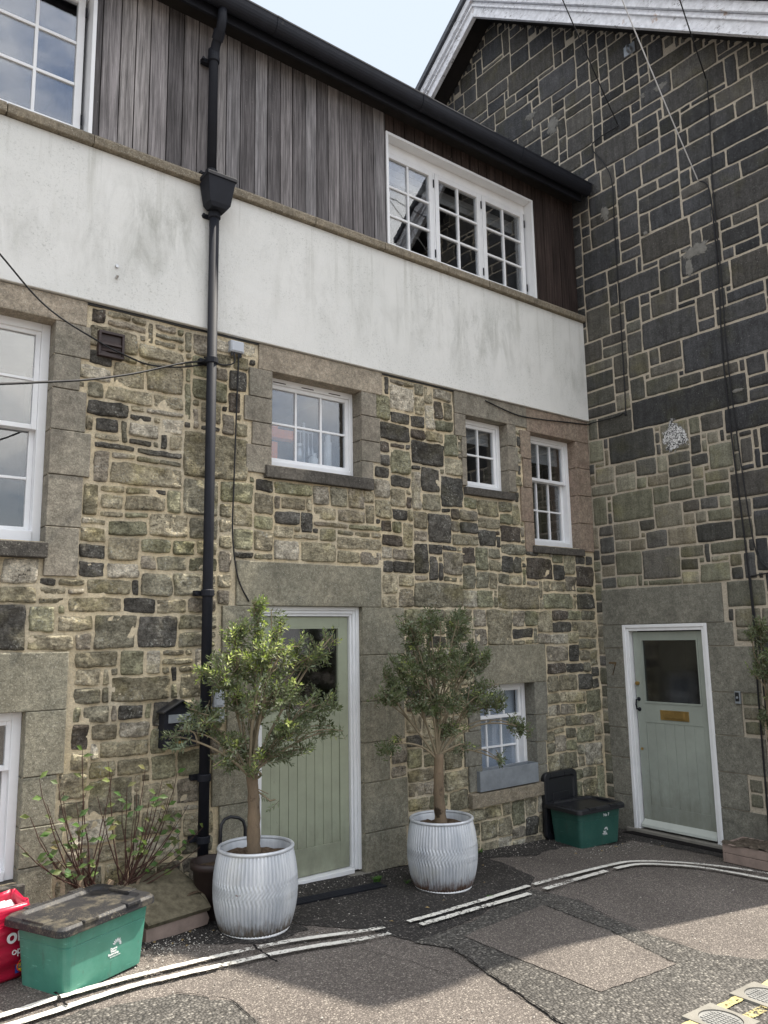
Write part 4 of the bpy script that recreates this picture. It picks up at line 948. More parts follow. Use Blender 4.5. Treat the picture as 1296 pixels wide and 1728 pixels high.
def collar(z, x=X, r=.047, hgt=.05):
    c = MB('W'); c.tube([(x, Y, z-hgt/2), (x, Y, z-hgt/2+.006), (x, Y, z+hgt/2-.006), (x, Y, z+hgt/2)], [r-.006, r, r, r-.006], 18)
    c.box(x-.075, x+.02, -.055, -.012, z-.018, z+.018); c.tube([(x-.07, -.04, z), (x-.075, -.075, z)], .011, 8)
    c.build('bracket', 'black_iron', DP)
for z in (.62, 1.02, 2.27, 3.98, 5.13): collar(z)
for z in (5.47, 6.44): collar(z, X-.03)
c = MB('W'); c.tube([(X-.03, -.2, 6.63), (X-.03, -.15, 6.575)], .045, 16); c.tube([(X-.03, Y, 6.52), (X-.03, Y, 6.44)], .044, 16); c.build('elbow_socket', 'black_iron', DP, smooth=False)
# vent cowl
V = empty('vent_cover', (-5.235, -.02, 3.86), 0, 'brown plastic vent cover with flaps set in the stone by the tall window', 'vent')
v = MB('L'); v.box(-5.325, -5.148, -.02, .05, 3.868, 3.885); v.box(-5.325, -5.148, -.02, .05, 4.03, 4.05); v.box(-5.325, -5.308, -.02, .05, 3.885, 4.03); v.box(-5.165, -5.148, -.02, .05, 3.885, 4.03); v.box(-5.308, -5.165, -.02, .032, 3.885, 4.03); v.build('frame', 'brown_plastic', V, bevel=.003)
v = MB('L')
for z in (3.985, 3.94): v.prism([(.02, z), (.046, z-.035), (.05, z-.033), (.026, z+.005)], -5.306, -5.167, 'u')
v.prism([(-5.306, 3.885), (-5.167, 3.885), (-5.167, 3.912), (-5.2, 3.9), (-5.236, 3.895), (-5.27, 3.9), (-5.306, 3.912)], .038, .045, 'n'); v.build('flap', 'brown_plastic', V)
# junction box
Jb = empty('junction_box', (-4.28, -.02, 4.1), 0, 'small grey cable junction box under the render beside the downpipe', 'junction box')
v = MB('L'); v.box(-4.34, -4.225, -.0, .05, 4.11, 4.2); v.build('casing', 'grey_plastic', Jb, bevel=.006)
v = MB('L'); v.box(-4.332, -4.233, .05, .056, 4.118, 4.192); v.build('lid', 'grey_plastic', Jb, bevel=.003)
for x in (-4.32, -4.30, -4.262, -4.245): v = MB('W'); v.tube([(x, -.03, 4.115), (x, -.03, 4.08)], .008, 8); v.build('cable_gland', 'black_plastic', Jb)
# small meter box behind the olive
Mt = empty('meter_box', (-4.38, -.02, 1.37), 0, 'narrow white meter box behind the left olive foliage', 'meter box')
v = MB('L'); v.box(-4.425, -4.345, 0, .05, 1.37, 1.46); v.box(-4.425, -4.345, 0, .045, 1.475, 1.6); v.build('casing', 'grey_plastic', Mt, bevel=.005)
v = MB('L'); v.box(-4.413, -4.357, .05, .054, 1.38, 1.45); v.box(-4.413, -4.357, .045, .049, 1.487, 1.588); v.build('cover', 'grey_plastic', Mt, bevel=.002)
# letter box
Lb = empty('letter_box', (-4.70, -.07, 1.23), 0, 'black metal letter box with pitched lid on the wall left of the downpipe', 'letter box')
v = MB('L'); v.prism([(-4.815, 1.235), (-4.585, 1.235), (-4.585, 1.47), (-4.70, 1.53), (-4.815, 1.47)], -.0, .115, 'n'); v.build('body', 'black_iron', Lb, bevel=.004)
v = MB('L')
v.prism([(-4.835, 1.465), (-4.70, 1.538), (-4.565, 1.465), (-4.565, 1.475), (-4.70, 1.55), (-4.835, 1.475)], -.0, .14, 'n'); v.build('lid', 'black_plastic', Lb, bevel=.002)
v = MB('L'); v.box(-4.79, -4.61, .115, .122, 1.40, 1.455); v.build('flap', 'zinc', Lb, bevel=.002)
v = MB('W'); v.tube([(-4.70, -.113, 1.365), (-4.70, -.125, 1.365)], .010, 12); v.build('lock', 'steel', Lb)
v = MB('L'); v.box(-4.735, -4.675, .115, .118, 1.262, 1.282); v.build('name_plate', 'brass', Lb)
# hook stub in the render, wall eye, door bell
Hk = MB('W'); Hk.tube([(-5.224, -.04, 4.535), (-5.224, -.06, 4.535)], .012, 8); tag(Hk.build('wall_fixing', 'steel'), 'upper metal stub in the white render', 'fixing')
Hk = MB('W'); Hk.tube([(-5.222, -.04, 4.455), (-5.222, -.062, 4.45), (-5.222, -.07, 4.462)], .009, 8); tag(Hk.build('wall_fixing', 'steel'), 'lower bent metal stub in the white render', 'fixing')
Ey = empty('wall_eye', (-.02, -.87, 8.2), 0, 'grey iron eye plate high on the dark gable wall', 'wall eye')
v = MB('R'); v.box(-.94, -.80, 0, .016, 8.19, 8.31); v.build('plate', 'zinc', Ey, bevel=.004)
v = MB('W'); v.tube([(-.02+-.03*0-.045*abs(math.sin(t*math.pi/8))-.005, -.87, 8.245+.04*math.cos(t*math.pi/8)) for t in range(0, 9)], .011, 8); v.tube([(-.016, -.88, 8.245), (-.04, -.9, 8.245), (-.05, -.9, 8.21), (-.03, -.9, 8.19)], .012, 8); v.build('ring', 'zinc', Ey)
Db = empty('door_bell', (-.02, -1.487, 1.30), 0, 'grey framed video doorbell on the jamb right of the grey green door', 'doorbell')
v = MB('R'); v.box(-1.512, -1.462, .01, .035, 1.30, 1.408); v.build('casing', 'zinc', Db, bevel=.004)
v = MB('R'); v.box(-1.505, -1.469, .035, .037, 1.322, 1.400); v.build('faceplate', 'black_plastic', Db); v = MB('W'); v.tube([(-.036, -1.487, 1.355), (-.0405, -1.487, 1.355)], .011, 14); v.build('button', 'zinc', Db)

# cables
def cable(label, pts, r=.006, mat='cable_rubber', name='cable', sub=8, cat='cable', group=None):
    P = [Vector(q) for q in pts]; Q = []
    for i in range(len(P)-1):
        p0, p1, p2, p3 = P[max(i-1, 0)], P[i], P[i+1], P[min(i+2, len(P)-1)]
        for j in range(sub):
            t = j/sub; Q.append(.5*((2*p1)+(p2-p0)*t+(2*p0-5*p1+4*p2-p3)*t*t+(3*p1-p0-3*p2+p3)*t**3))
    Q.append(P[-1]); mb = MB('W'); mb.tube(Q, r, 6); return tag(mb.build(name, mat, smooth=True), label, cat, group)
def over(p0, px, far):                      # straight overhead wire from a fixing out over the lane
    a = Vector(p0); d = (Vector(px)-a); return [a+d*t-Vector((0, 0, -.25*t*(t-1)*.3)) for t in (0, .25, .5, 1, far*.5, far)]
cable('thin black cable from under the render along the gable wall', [(-1.6, -.035, 4.2), (-1.17, -.035, 4.13), (-.8, -.035, 4.14), (-.435, -.035, 4.17), (-.03, -.035, 4.205), (-.03, -.1, 4.207), (-.025, -.391, 4.205), (-.025, -.50, 4.225), (-.025, -.529, 4.27), (-.025, -.54, 5.2), (-.025, -.54, 6.195), (-.025, -.548, 6.82), (-.025, -.46, 7.1), (-.025, -.32, 7.4), (-.025, -.686, 7.435)], .0065)
cable('black cable dropping down the gable wall from the white overhead line', [(-.03, -1.55, 6.34), (-.03, -1.63, 6.24), (-.025, -1.65, 5.9), (-.025, -1.647, 5.228), (-.025, -1.626, 4.521), (-.025, -1.645, 3.596), (-.025, -1.68, 2.709), (-.025, -1.693, 1.965), (-.025, -1.677, 1.5), (-.025, -1.668, .5), (-.025, -1.66, .1)], .0075)
cable('second black cable running beside the first to the right of the door', [(-.03, -1.715, 7.339), (-.025, -1.70, 6.9), (-.025, -1.672, 6.2), (-.025, -1.678, 5.228), (-.025, -1.668, 4.521), (-.025, -1.70, 3.6), (-.025, -1.76, 2.72), (-.025, -1.85, 2.5), (-.025, -2.0, 2.42), (-.025, -2.4, 2.42)], .006)
cable('black cable hooked along a joint right of the door lintel', [(-.025, -2.6, 2.47), (-.025, -2.2, 2.46), (-.025, -1.75, 2.43), (-.025, -1.70, 2.38), (-.025, -1.71, 2.0), (-.025, -1.73, 1.5), (-.025, -1.73, .2)], .007)
cable('dark overhead wire crossing the sky to a hook on the gable', over((-.05, -.686, 7.435), (-1.5, -.958, 8.478), 4), .006, name='overhead_wire', cat='wire')
cable('white overhead wire fixed to the middle of the gable wall', over((-.05, -1.545, 6.335), (-1.5, -1.70, 7.685), 4), .0055, 'cable_white', name='overhead_wire', cat='wire')
cable('dark overhead wire rightmost of the three at the peeling verge', over((-.05, -1.715, 7.35), (-1.2, -2.05, 7.777), 4), .006, name='overhead_wire', cat='wire')
cable('thin cable from the junction box down the stone into the olive tree', [(-4.262, -.03, 4.09), (-4.27, -.035, 3.9), (-4.278, -.035, 3.62), (-4.29, -.035, 3.1), (-4.296, -.035, 2.717), (-4.25, -.035, 2.4), (-4.153, -.03, 2.219)], .006)
cable('short cable loop from the junction box behind the downpipe', [(-4.30, -.03, 4.09), (-4.31, -.05, 4.02), (-4.40, -.06, 3.98), (-4.5, -.06, 3.99), (-4.56, -.06, 4.01)], .006)
cable('sagging wire from the downpipe away past the tall window', [(-4.5, -.06, 3.99), (-4.75, -.10, 3.91), (-5.183, -.25, 3.70), (-5.75, -.7, 3.42), (-6.6, -1.3, 3.1), (-7.6, -2.0, 2.95)], .007, name='overhead_wire', cat='wire')
cable('wire from above the tall window to the vent and stone wall', [(-6.8, -.7, 4.75), (-6.1, -.35, 4.33), (-5.70, -.12, 4.10), (-5.334, -.06, 3.958), (-5.15, -.06, 3.90), (-4.97, -.035, 3.875), (-4.75, -.035, 3.9), (-4.55, -.035, 3.96)], .006)

# ================================================================== TUBS, TREES
def make_tub(x, y, rz, label, rust):
    T = empty('tub_planter', (x, y, gz(x)), rz, label, 'planter', 'ribbed metal tub planters')
    T.rotation_euler = (0, .0, rz)
    n = 576; prof = []
    Rp = [(0, .0), (.196, .0), (.206, .006), (.206, .012), (.202, .018)]
    H = .485
    for i in range(45):
        t = i/44; Rp.append((.203+.052*math.sin(math.pi*min(1, t*.92+.06))**.8*(1-.18*t)+.020*t, .02+t*(H-.03)))
    def mod(a, i, z):
        if z < .018 or i < 5: return 0
        t = z/H; k = 64
        sh = 0
        zig = max(0, 1-abs(t-.53)/.15)
        sh = .9*zig*math.sin((t-.42)/.22*math.pi*4)*.5
        return .0105*(abs(math.sin(k/2*(a+sh*.17)))**.75-.6)*(1 if z < H-.012 else .2)
    b = MB('W')
    P = []
    for i, (r, z) in enumerate(Rp):
        for j in range(n):
            a = 2*math.pi*j/n; q = r+mod(a, i, z); P.append((q*math.cos(a), q*math.sin(a), z))
    k = len(Rp); b.col = rust; b.add(P, [(i*n+j, i*n+(j+1) % n, (i+1)*n+(j+1) % n, (i+1)*n+j) for i in range(1, k-1) for j in range(n)])
    ro = Rp[-1][0]
    b.lathe([(ro-.004, H-.01), (ro-.010, H-.03), (.205, H-.2)], n=96)
    body = b.build('body', 'galvanised', T, local=True, smooth=True, colour=True, attr='rust', fix=False)
    r = MB('W'); r.col = rust; r.tube([((ro+.003)*math.cos(a), (ro+.003)*math.sin(a), H-.004) for a in [2*math.pi*i/64 for i in range(65)]], .0115, 10, cap=False)
    r.build('rim', 'galvanised', T, local=True, smooth=True, colour=True, attr='rust')
    s = MB('W'); rs = random.Random(4)
    for i in range(9):
        for j in range(28):
            pass
    rings = []
    for i in range(10):
        q = (ro-.012)*(1-i/9.5); rings.append([(q*math.cos(2*math.pi*j/28), q*math.sin(2*math.pi*j/28), H-.06+.012*rs.uniform(-1, 1)+.015*(1-q/ro)) for j in range(28)])
    s.loft(rings, cap0=False); s.build('soil', 'soil', T, local=True)
    f = MB('W'); f.lathe([(.208, 0), (.213, .006), (.213, .014), (.203, .02)], n=64); f.col = rust; f.build('base_band', 'steel' if rust[0] > .3 else 'galvanised', T, local=True, smooth=True, colour=True, attr='rust')
    return T, ro
make_tub(-4.405, -.62, .3, 'ribbed galvanised tub with rust flecked rim beside the downpipe', (.16, .13, .1))
make_tub(-2.825, -.605, 1.9, 'ribbed galvanised tub with rusty brown base right of the green door', (.11, .055, .03))
ru = MB('W')

def leaf_faces(mb, p, d, nrm, L, w, fold=.18):
    side = d.cross(nrm).normalized(); up = side.cross(d)
    a = p; b_ = p+d*L*.5; c = p+d*L-up*L*.08
    mb.add([a, b_+side*w+up*w*fold, c, b_-side*w+up*w*fold, b_], [(0, 1, 4), (1, 2, 4), (4, 2, 3), (0, 4, 3)])
def olive(name, label, base, top, lobes, nsprig, tips, seed, group, trunk_r=.033, lean=0, leafL=.045, low=()):
    """trunk, forking limbs that reach into the lobes, twigs with opposite narrow leaves"""
    r = random.Random(seed); root = empty(name, base, 0, label, 'tree', group)
    base = Vector(base); top = Vector(top)
    tr = MB('W'); k = 14; P = []; Rr = []
    for i in range(k):
        t = i/(k-1); q = base.lerp(top, t)+Vector((math.sin(t*4+seed)*.010, math.cos(t*3.3)*.008, 0)); P.append(q); Rr.append(trunk_r*(1.12-.3*t)*(1+.07*math.sin(i*2.3)))
    Rr[-1] *= 1.15
    tr.tube(P, Rr, 14); 
    tr.build('trunk', 'bark', root, smooth=True)
    bm_ = MB('W'); tw = MB('W'); lf = MB('W'); nodes = []
    def limb(a, b_, r0, r1, n=8, wob=.035):
        off = Vector((r.uniform(-1, 1), r.uniform(-1, 1), r.uniform(-.5, .5)))*wob; Q = []
        for i in range(n):
            t = i/(n-1); ct = a+(b_-a)*.3+Vector((0, 0, .28*(b_-a).length)); Q.append(a*(1-t)**2+ct*2*t*(1-t)+b_*t*t+off*math.sin(math.pi*t))
        bm_.tube(Q, [r0+(r1-r0)*i/(n-1) for i in range(n)], 7, cap=False); return Q
    for (c, rad, wt) in lobes:
        c = Vector(c); q = limb(top-Vector((0, 0, r.uniform(0, .07))), c, .010, .005, 10, .05)
        nodes += [(p, (c, rad, wt)) for p in q[4:]]
        for _ in range(max(2, int(7*wt))):
            e = c+Vector((r.uniform(-1, 1)*rad[0], r.uniform(-1, 1)*rad[1], r.uniform(-.8, 1)*rad[2]))*.8
            q2 = limb(r.choice(q[3:]), e, .006, .003, 7, .03); nodes += [(p, (c, rad, wt)) for p in q2[2:]]
    tot = sum(l[2] for l in lobes); cnt = 0
    for (c, rad, wt) in lobes:
        c = Vector(c); near = [n for n in nodes if n[1][0] == tuple(c) or (Vector(n[1][0])-c).length < 1e-6]
        for _ in range(int(nsprig*wt/tot)):
            while True:
                v = Vector((r.uniform(-1, 1), r.uniform(-1, 1), r.uniform(-1, 1)))
                if .12 < v.length < 1 and r.random() < .35+.65*v.length: break
            tip = c+Vector((v.x*rad[0], v.y*rad[1], v.z*rad[2]))
            tip += Vector((vn(tip.x*3, tip.z*3, 1.7), 0, vn(tip.y*3+5, tip.x*3, 1.9)))*.05
            o = min(near, key=lambda n: (n[0]-tip).length+r.uniform(0, .12))[0]
            dv = tip-o; Ls = dv.length
            if Ls < .03: continue
            d = (dv.normalized()+Vector((0, 0, .35))+Vector((r.uniform(-.3, .3),)*3)).normalized()
            sp = max(.10, min(.19, Ls)); st = tip-d*sp
            if Ls > sp+.02: tw.tube([o, o.lerp(st, .5)+Vector((0, 0, -.01)), st], [.0026, .0022, .0018], 4, cap=False)
            tw.tube([st, st.lerp(tip, .5)+Vector((r.uniform(-.006, .006), 0, -.004)), tip], [.0018, .0014, .0008], 4, cap=False)
            ax = d.orthogonal().normalized(); ax2 = d.cross(ax); young = r.random() < tips(tip)
            np_ = int(sp/.0165); ph = r.uniform(0, 6)
            hue = r.uniform(.75, 1.2)
            for i in range(np_):
                t = (i+.5)/np_; p = st+d*sp*t; ph += 1.57+r.uniform(-.3, .3)
                for s in (0, math.pi):
                    if r.random() < .1: continue
                    a = ph+s; out = ax*math.cos(a)+ax2*math.sin(a)
                    ld = (out*.85+d*(.55+.55*t)+Vector((0, 0, r.uniform(-.25, .25)))).normalized()
                    nm = (d-ld*d.dot(ld)); nm = nm.normalized() if nm.length > 1e-3 else Vector((0, 0, 1))
                    g = (.105, .127, .062) if not young else ((.23, .28, .08) if t < .5 else (.42, .46, .17))
                    if r.random() < .16: g = (.2, .22, .15)
                    kk = hue*r.uniform(.8, 1.2); lf.col = tuple(x*kk for x in g)
                    leaf_faces(lf, p+out*.002, ld, nm, leafL*r.uniform(.7, 1.15)*(1-.35*t*t), .0062*r.uniform(.85, 1.2)); cnt += 1
            # end leaf pair
            leaf_faces(lf, tip, d, ax, leafL*.6, .004)
    bm_.build('branches', 'twig_olive', root, smooth=True); lf.cur = 1; lf.col = (.2, .165, .11); lf.add(tw.v, tw.f)
    fo = lf.build('foliage', ['olive_leaf', 'twig_olive'], root, fix=False, colour=True)
    print(label, 'leaves', cnt)
    return root
b0 = (-4.405, -.62, gz(-4.4)+.42)
olive('olive_tree', 'olive tree with bright yellow green tips growing in the tub by the downpipe', b0, (-4.45, -.62, 1.10),
      [((-4.40, -.62, 2.10), (.09, .09, .17), .5), ((-4.24, -.64, 2.02), (.07, .08, .16), .3), ((-4.56, -.60, 2.0), (.10, .09, .14), .45), ((-4.36, -.64, 1.82), (.26, .22, .16), 1.2), ((-4.06, -.66, 1.83), (.16, .16, .14), .6), ((-4.62, -.58, 1.74), (.20, .18, .17), .8), ((-4.36, -.66, 1.58), (.3, .22, .14), 1.0), ((-3.98, -.64, 1.5), (.2, .18, .18), .8), ((-4.76, -.55, 1.48), (.17, .16, .13), .5), ((-4.2, -.7, 1.36), (.22, .18, .10), .55), ((-4.56, -.6, 1.33), (.16, .14, .08), .3), ((-3.84, -.66, 1.96), (.08, .09, .05), .1), ((-3.86, -.66, 1.32), (.10, .10, .07), .15), ((-4.47, -.72, 1.14), (.06, .05, .03), .1), ((-4.90, -.5, 1.36), (.10, .10, .07), .14), ((-4.34, -.66, 1.24), (.16, .14, .08), .3), ((-4.62, -.6, 1.22), (.14, .12, .07), .22), ((-4.12, -.66, 1.22), (.14, .12, .07), .2), ((-4.34, -.68, .93), (.025, .025, .10), .05)],
      820, lambda t: .10+.42*max(0, min(1, (t.z-1.45)/.6)), 5, 'olive trees in tubs', .040)
b1 = (-2.825, -.605, gz(-2.8)+.42)
olive('olive_tree', 'dark leaved olive tree in the rusty based tub between green door and low window', b1, (-2.84, -.60, 1.06),
      [((-3.06, -.58, 1.98), (.12, .14, .16), .6), ((-2.86, -.58, 2.06), (.09, .1, .14), .4), ((-2.56, -.6, 2.05), (.13, .13, .16), .7), ((-2.80, -.62, 1.78), (.26, .2, .15), 1.1), ((-3.14, -.58, 1.70), (.18, .18, .15), .8), ((-2.46, -.62, 1.76), (.18, .18, .15), .9), ((-3.3, -.58, 1.55), (.13, .14, .10), .4), ((-2.90, -.64, 1.48), (.26, .2, .13), .8), ((-2.48, -.66, 1.46), (.2, .16, .13), .7), ((-2.72, -.62, 1.28), (.16, .14, .08), .25), ((-2.26, -.66, 1.4), (.12, .12, .1), .3), ((-2.02, -.70, 1.2), (.15, .11, .10), .32), ((-2.28, -.7, .96), (.05, .05, .10), .1), ((-3.28, -.56, 1.16), (.14, .10, .06), .2), ((-2.58, -.62, 1.1), (.12, .1, .05), .1)],
      900, lambda t: .10 if t.x > -2.75 and t.z < 1.8 else .015, 9, 'olive trees in tubs', .042)
# trough and olive at the right edge, by the gable wall
PR = empty('trough_planter', (-.21, -2.0, gz(0)), 0, 'low pinkish wooden trough of mulch at the foot of the gable wall', 'planter')
v = MB('W'); x0, x1, y0, y1 = -.40, -.06, -2.6, -1.44
for z0, z1 in ((.02, .095), (.098, .17)):
    v.box(x0, x1, y1-.02, y1, z0, z1); v.box(x0, x1, y0, y0+.02, z0, z1); v.box(x0, x0+.02, y0+.02, y1-.02, z0, z1); v.box(x1-.02, x1, y0+.02, y1-.02, z0, z1)
v.build('box', 'pink_wood', PR, bevel=.004)
def lumpy(name, parent, x0, x1, y0, y1, z, amp, mat, seed, nx=16, ny=34, crown=.0):
    mb = MB('W'); P = []
    for j in range(ny+1):
        for i in range(nx+1):
            x, y = x0+(x1-x0)*i/nx, y0+(y1-y0)*j/ny; e = math.sin(math.pi*i/nx)*math.sin(math.pi*j/ny)
            P.append((x, y, z+crown*e**.5+amp*float(vn(x+seed, y, 22)+.6*vn(x, y+seed, 47))))
    mb.add(P, [(j*(nx+1)+i, j*(nx+1)+i+1, (j+1)*(nx+1)+i+1, (j+1)*(nx+1)+i) for j in range(ny) for i in range(nx)])
    return mb.build(name, mat, parent, fix=False)
lumpy('mulch', PR, -.41, -.05, -2.61, -1.43, .165, .018, 'mulch', 3, crown=.03)
olive('olive_tree', 'thin olive tree at the right edge in the mulch trough', (-.22, -1.86, .16), (-.18, -1.83, 1.0),
      [((-.26, -1.86, 1.95), (.14, .12, .12), .6), ((-.22, -1.90, 1.68), (.16, .2, .18), .9), ((-.2, -1.98, 1.3), (.14, .22, .16), .8), ((-.18, -1.80, 1.22), (.08, .06, .08), .25), ((-.2, -2.2, 1.6), (.2, .25, .4), 1.0)], 300, lambda t: .02, 14, 'olive trees in tubs', .016)

# shrub: bare red stems with a few leaves
SH = empty('shrub', (-5.2, -.16, gz(-5.2)), 0, 'leggy shrub of bare reddish stems with sparse leaves against the stone wall', 'shrub')
r = random.Random(3); stp = MB('W'); sm = MB('W'); lv = MB('W')
for (x, lean, h) in ((-5.30, -.05, .36), (-5.25, .10, .30), (-5.06, .0, .34), (-5.03, .05, .28)):
    stp.tube([(x, -.16, .2), (x+lean*.3, -.16, .2+h*.5), (x+lean, -.17, .2+h)], [.028, .024, .02] if x < -5.2 else [.018, .014, .012], 10)
stp.build('stump', 'bark', SH, smooth=True)
tips = [(-5.66, .95), (-5.62, 1.16), (-5.52, 1.12), (-5.40, 1.0), (-5.34, 1.28), (-5.33, 1.24), (-5.19, 1.2), (-5.15, 1.13), (-5.28, 1.02), (-5.10, .98), (-5.0, 1.02), (-4.95, 1.13), (-4.9, .98), (-4.85, 1.06), (-4.80, .84), (-4.70, 1.07), (-4.72, .9), (-4.62, .62), (-4.60, .74), (-5.58, .82), (-5.5, .7), (-4.93, .8), (-4.66, .6), (-5.05, .9), (-5.45, .9), (-4.98, .7), (-4.78, .66), (-5.2, .8), (-5.55, 1.0), (-5.47, 1.06), (-5.38, .86), (-5.24, .94), (-5.12, 1.06), (-4.88, .9), (-4.82, .95), (-4.74, .78), (-5.62, .72), (-5.7, .8), (-5.3, .7), (-4.96, .95), (-5.42, .62), (-4.68, .7)]
for i, (x, z) in enumerate(tips):
    bx = -5.30 if x < -5.12 else -5.05
    if i in (6, 8): bx = -5.05
    a = Vector((bx+r.uniform(-.05, .05), -.16, .46+r.uniform(-.05, .05))); e = Vector((x, -.16+r.uniform(-.14, .08), z))
    mid = Vector((a.x+(e.x-a.x)*.62, a.y+(e.y-a.y)*.5, a.z+(e.z-a.z)*.36)); Q = []
    for j in range(9):
        t = j/8; Q.append(a*(1-t)**2+mid*2*t*(1-t)+e*t*t+Vector((r.uniform(-.006, .006), r.uniform(-.004, .004), 0)))
    sm.tube(Q, [.0055-.0038*j/8 for j in range(9)], 6, cap=False)
    for j in range(3, 9):
        if r.random() < (.22 if j < 6 else .6):
            d = (Q[j]-Q[j-1]).normalized(); sd_ = Vector((r.choice((-1, 1)), r.uniform(-.6, .2), r.uniform(-.2, .5))).normalized()
            ld = (d*.3+sd_).normalized(); g = r.choice(((.07, .12, .03), (.09, .13, .035), (.08, .12, .04), (.12, .14, .045))); lv.col = tuple(q*r.uniform(.8, 1.2) for q in g)
            leaf_faces(lv, Q[j], ld, Vector((r.uniform(-.4, .4), -.7, .6)).normalized(), r.uniform(.045, .075), r.uniform(.014, .02), .25)
for _ in range(26):
    x = r.uniform(-5.45, -4.9); a = Vector((x, -.16+r.uniform(-.05, .05), .3+r.uniform(-.05, .12))); e = a+Vector((r.uniform(-.2, .2), r.uniform(-.12, .06), r.uniform(-.05, .2))); sm.tube([a, a.lerp(e, .5)+Vector((0, 0, .02)), e], [.003, .0025, .0012], 5, cap=False)
sm.build('stems', 'twig_red', SH, smooth=True); lv.build('leaves', 'shrub_leaf', SH, fix=False, colour=True)

# trough in front of the shrub, with a slab leaning on its soil
TP = empty('trough_planter', (-5.2, -.2, gz(-5.2)), 0, 'weathered wooden trough under the bare shrub behind the green recycling box', 'planter')
v = MB('W'); g0 = .2
for z0, z1 in ((g0, g0+.09), (g0+.093, g0+.18)):
    v.box(-5.85, -5.14, -.36, -.335, z0, z1); v.box(-5.85, -5.825, -.335, -.06, z0, z1); v.box(-5.14-.025, -5.14, -.335, -.06, z0, z1)
v.build('box', 'old_wood', TP, bevel=.004)
lumpy('soil', TP, -5.84, -4.62, -.34, -.04, g0+.165, .012, 'soil', 9, 30, 12, .02)
SB = empty('slab_board', (-4.85, -.3, gz(-4.85)), R_(9), 'mossy grey brown board sloping over a broken wooden trough end', 'board')
v = MB('W'); v.prism([(-.17, .085), (.20, .245), (.20, .275), (-.19, .112)], -.235, .20, 'u')
v.add([(.20, -.19, .112), (.20, .20, .275), (.255, .02, .185), (.22, -.10, .15), (.20, -.17, .085), (.20, .20, .245), (.255, .02, .16), (.22, -.10, .12)], [(0, 1, 2, 3), (7, 6, 5, 4), (1, 5, 6, 2), (2, 6, 7, 3), (3, 7, 4, 0)])
simple('mossy_board', (.13, .115, .08), .92, .1, .4, .8, 45, sc=22)
v.build('board', 'mossy_board', SB, local=True, bevel=.003)
v = MB('W'); v.prism([(-.235, 0), (.19, .005), (.205, .04), (.185, .085), (-.235, .085)], -.165, -.14, 'n'); v.box(-.235, -.21, -.14, .2, 0, .085); v.build('side_plank', 'pink_wood', SB, local=True, bevel=.003)

# ================================================================== BOXES, BAG, CART
def rrect(hx, hy, rad, z, n=6):
    P = []
    for cx, cy, a0 in ((hx-rad, hy-rad, 0), (-hx+rad, hy-rad, 90), (-hx+rad, -hy+rad, 180), (hx-rad, -hy+rad, 270)):
        for i in range(n+1):
            a = R_(a0+90*i/n); P.append((cx+rad*math.cos(a), cy+rad*math.sin(a), z))
    return P
def emblem(parent, cx, z, y, s, slope, extra=None):
    """white council style mark: fan of leaf strokes over short lines of text, printed on the front face"""
    e = MB('W')
    for i in range(9):
        a = R_(62-i*19); L = s*(.5 if i < 6 else .42); w = s*.05
        x0, z0 = .18*s, 0.0
        d = (math.sin(-a), math.cos(a)); px, pz = d[1], -d[0]
        q = [(x0+d[0]*s*.16, z0+d[1]*s*.16), (x0+d[0]*L*.7+px*w, z0+d[1]*L*.7+pz*w), (x0+d[0]*L, z0+d[1]*L), (x0+d[0]*L*.7-px*w, z0+d[1]*L*.7-pz*w)]
        e.add([(cx+p, y+slope*(z+t_), z+t_) for p, t_ in q], [(0, 1, 2, 3)])
    e.build('emblem', 'print_white', parent, local=True, fix=False)
    for i, (tx, sz) in enumerate((('Dorset', .2), ('Waste', .2), ('Partnership', .2), ('dorsetforyou.com', .13))):
        zz = z-.14*s-i*.17*s
        mt = Matrix.Translation((cx-.12*s+(.16*s if i == 3 else 0), y+slope*zz-.0006, zz)) @ Matrix.Rotation(R_(90), 4, 'X')
        text_mesh(tx, s*sz, 'print_white', 'lettering', parent, mt, .0004, .0006 if i < 3 else 0)
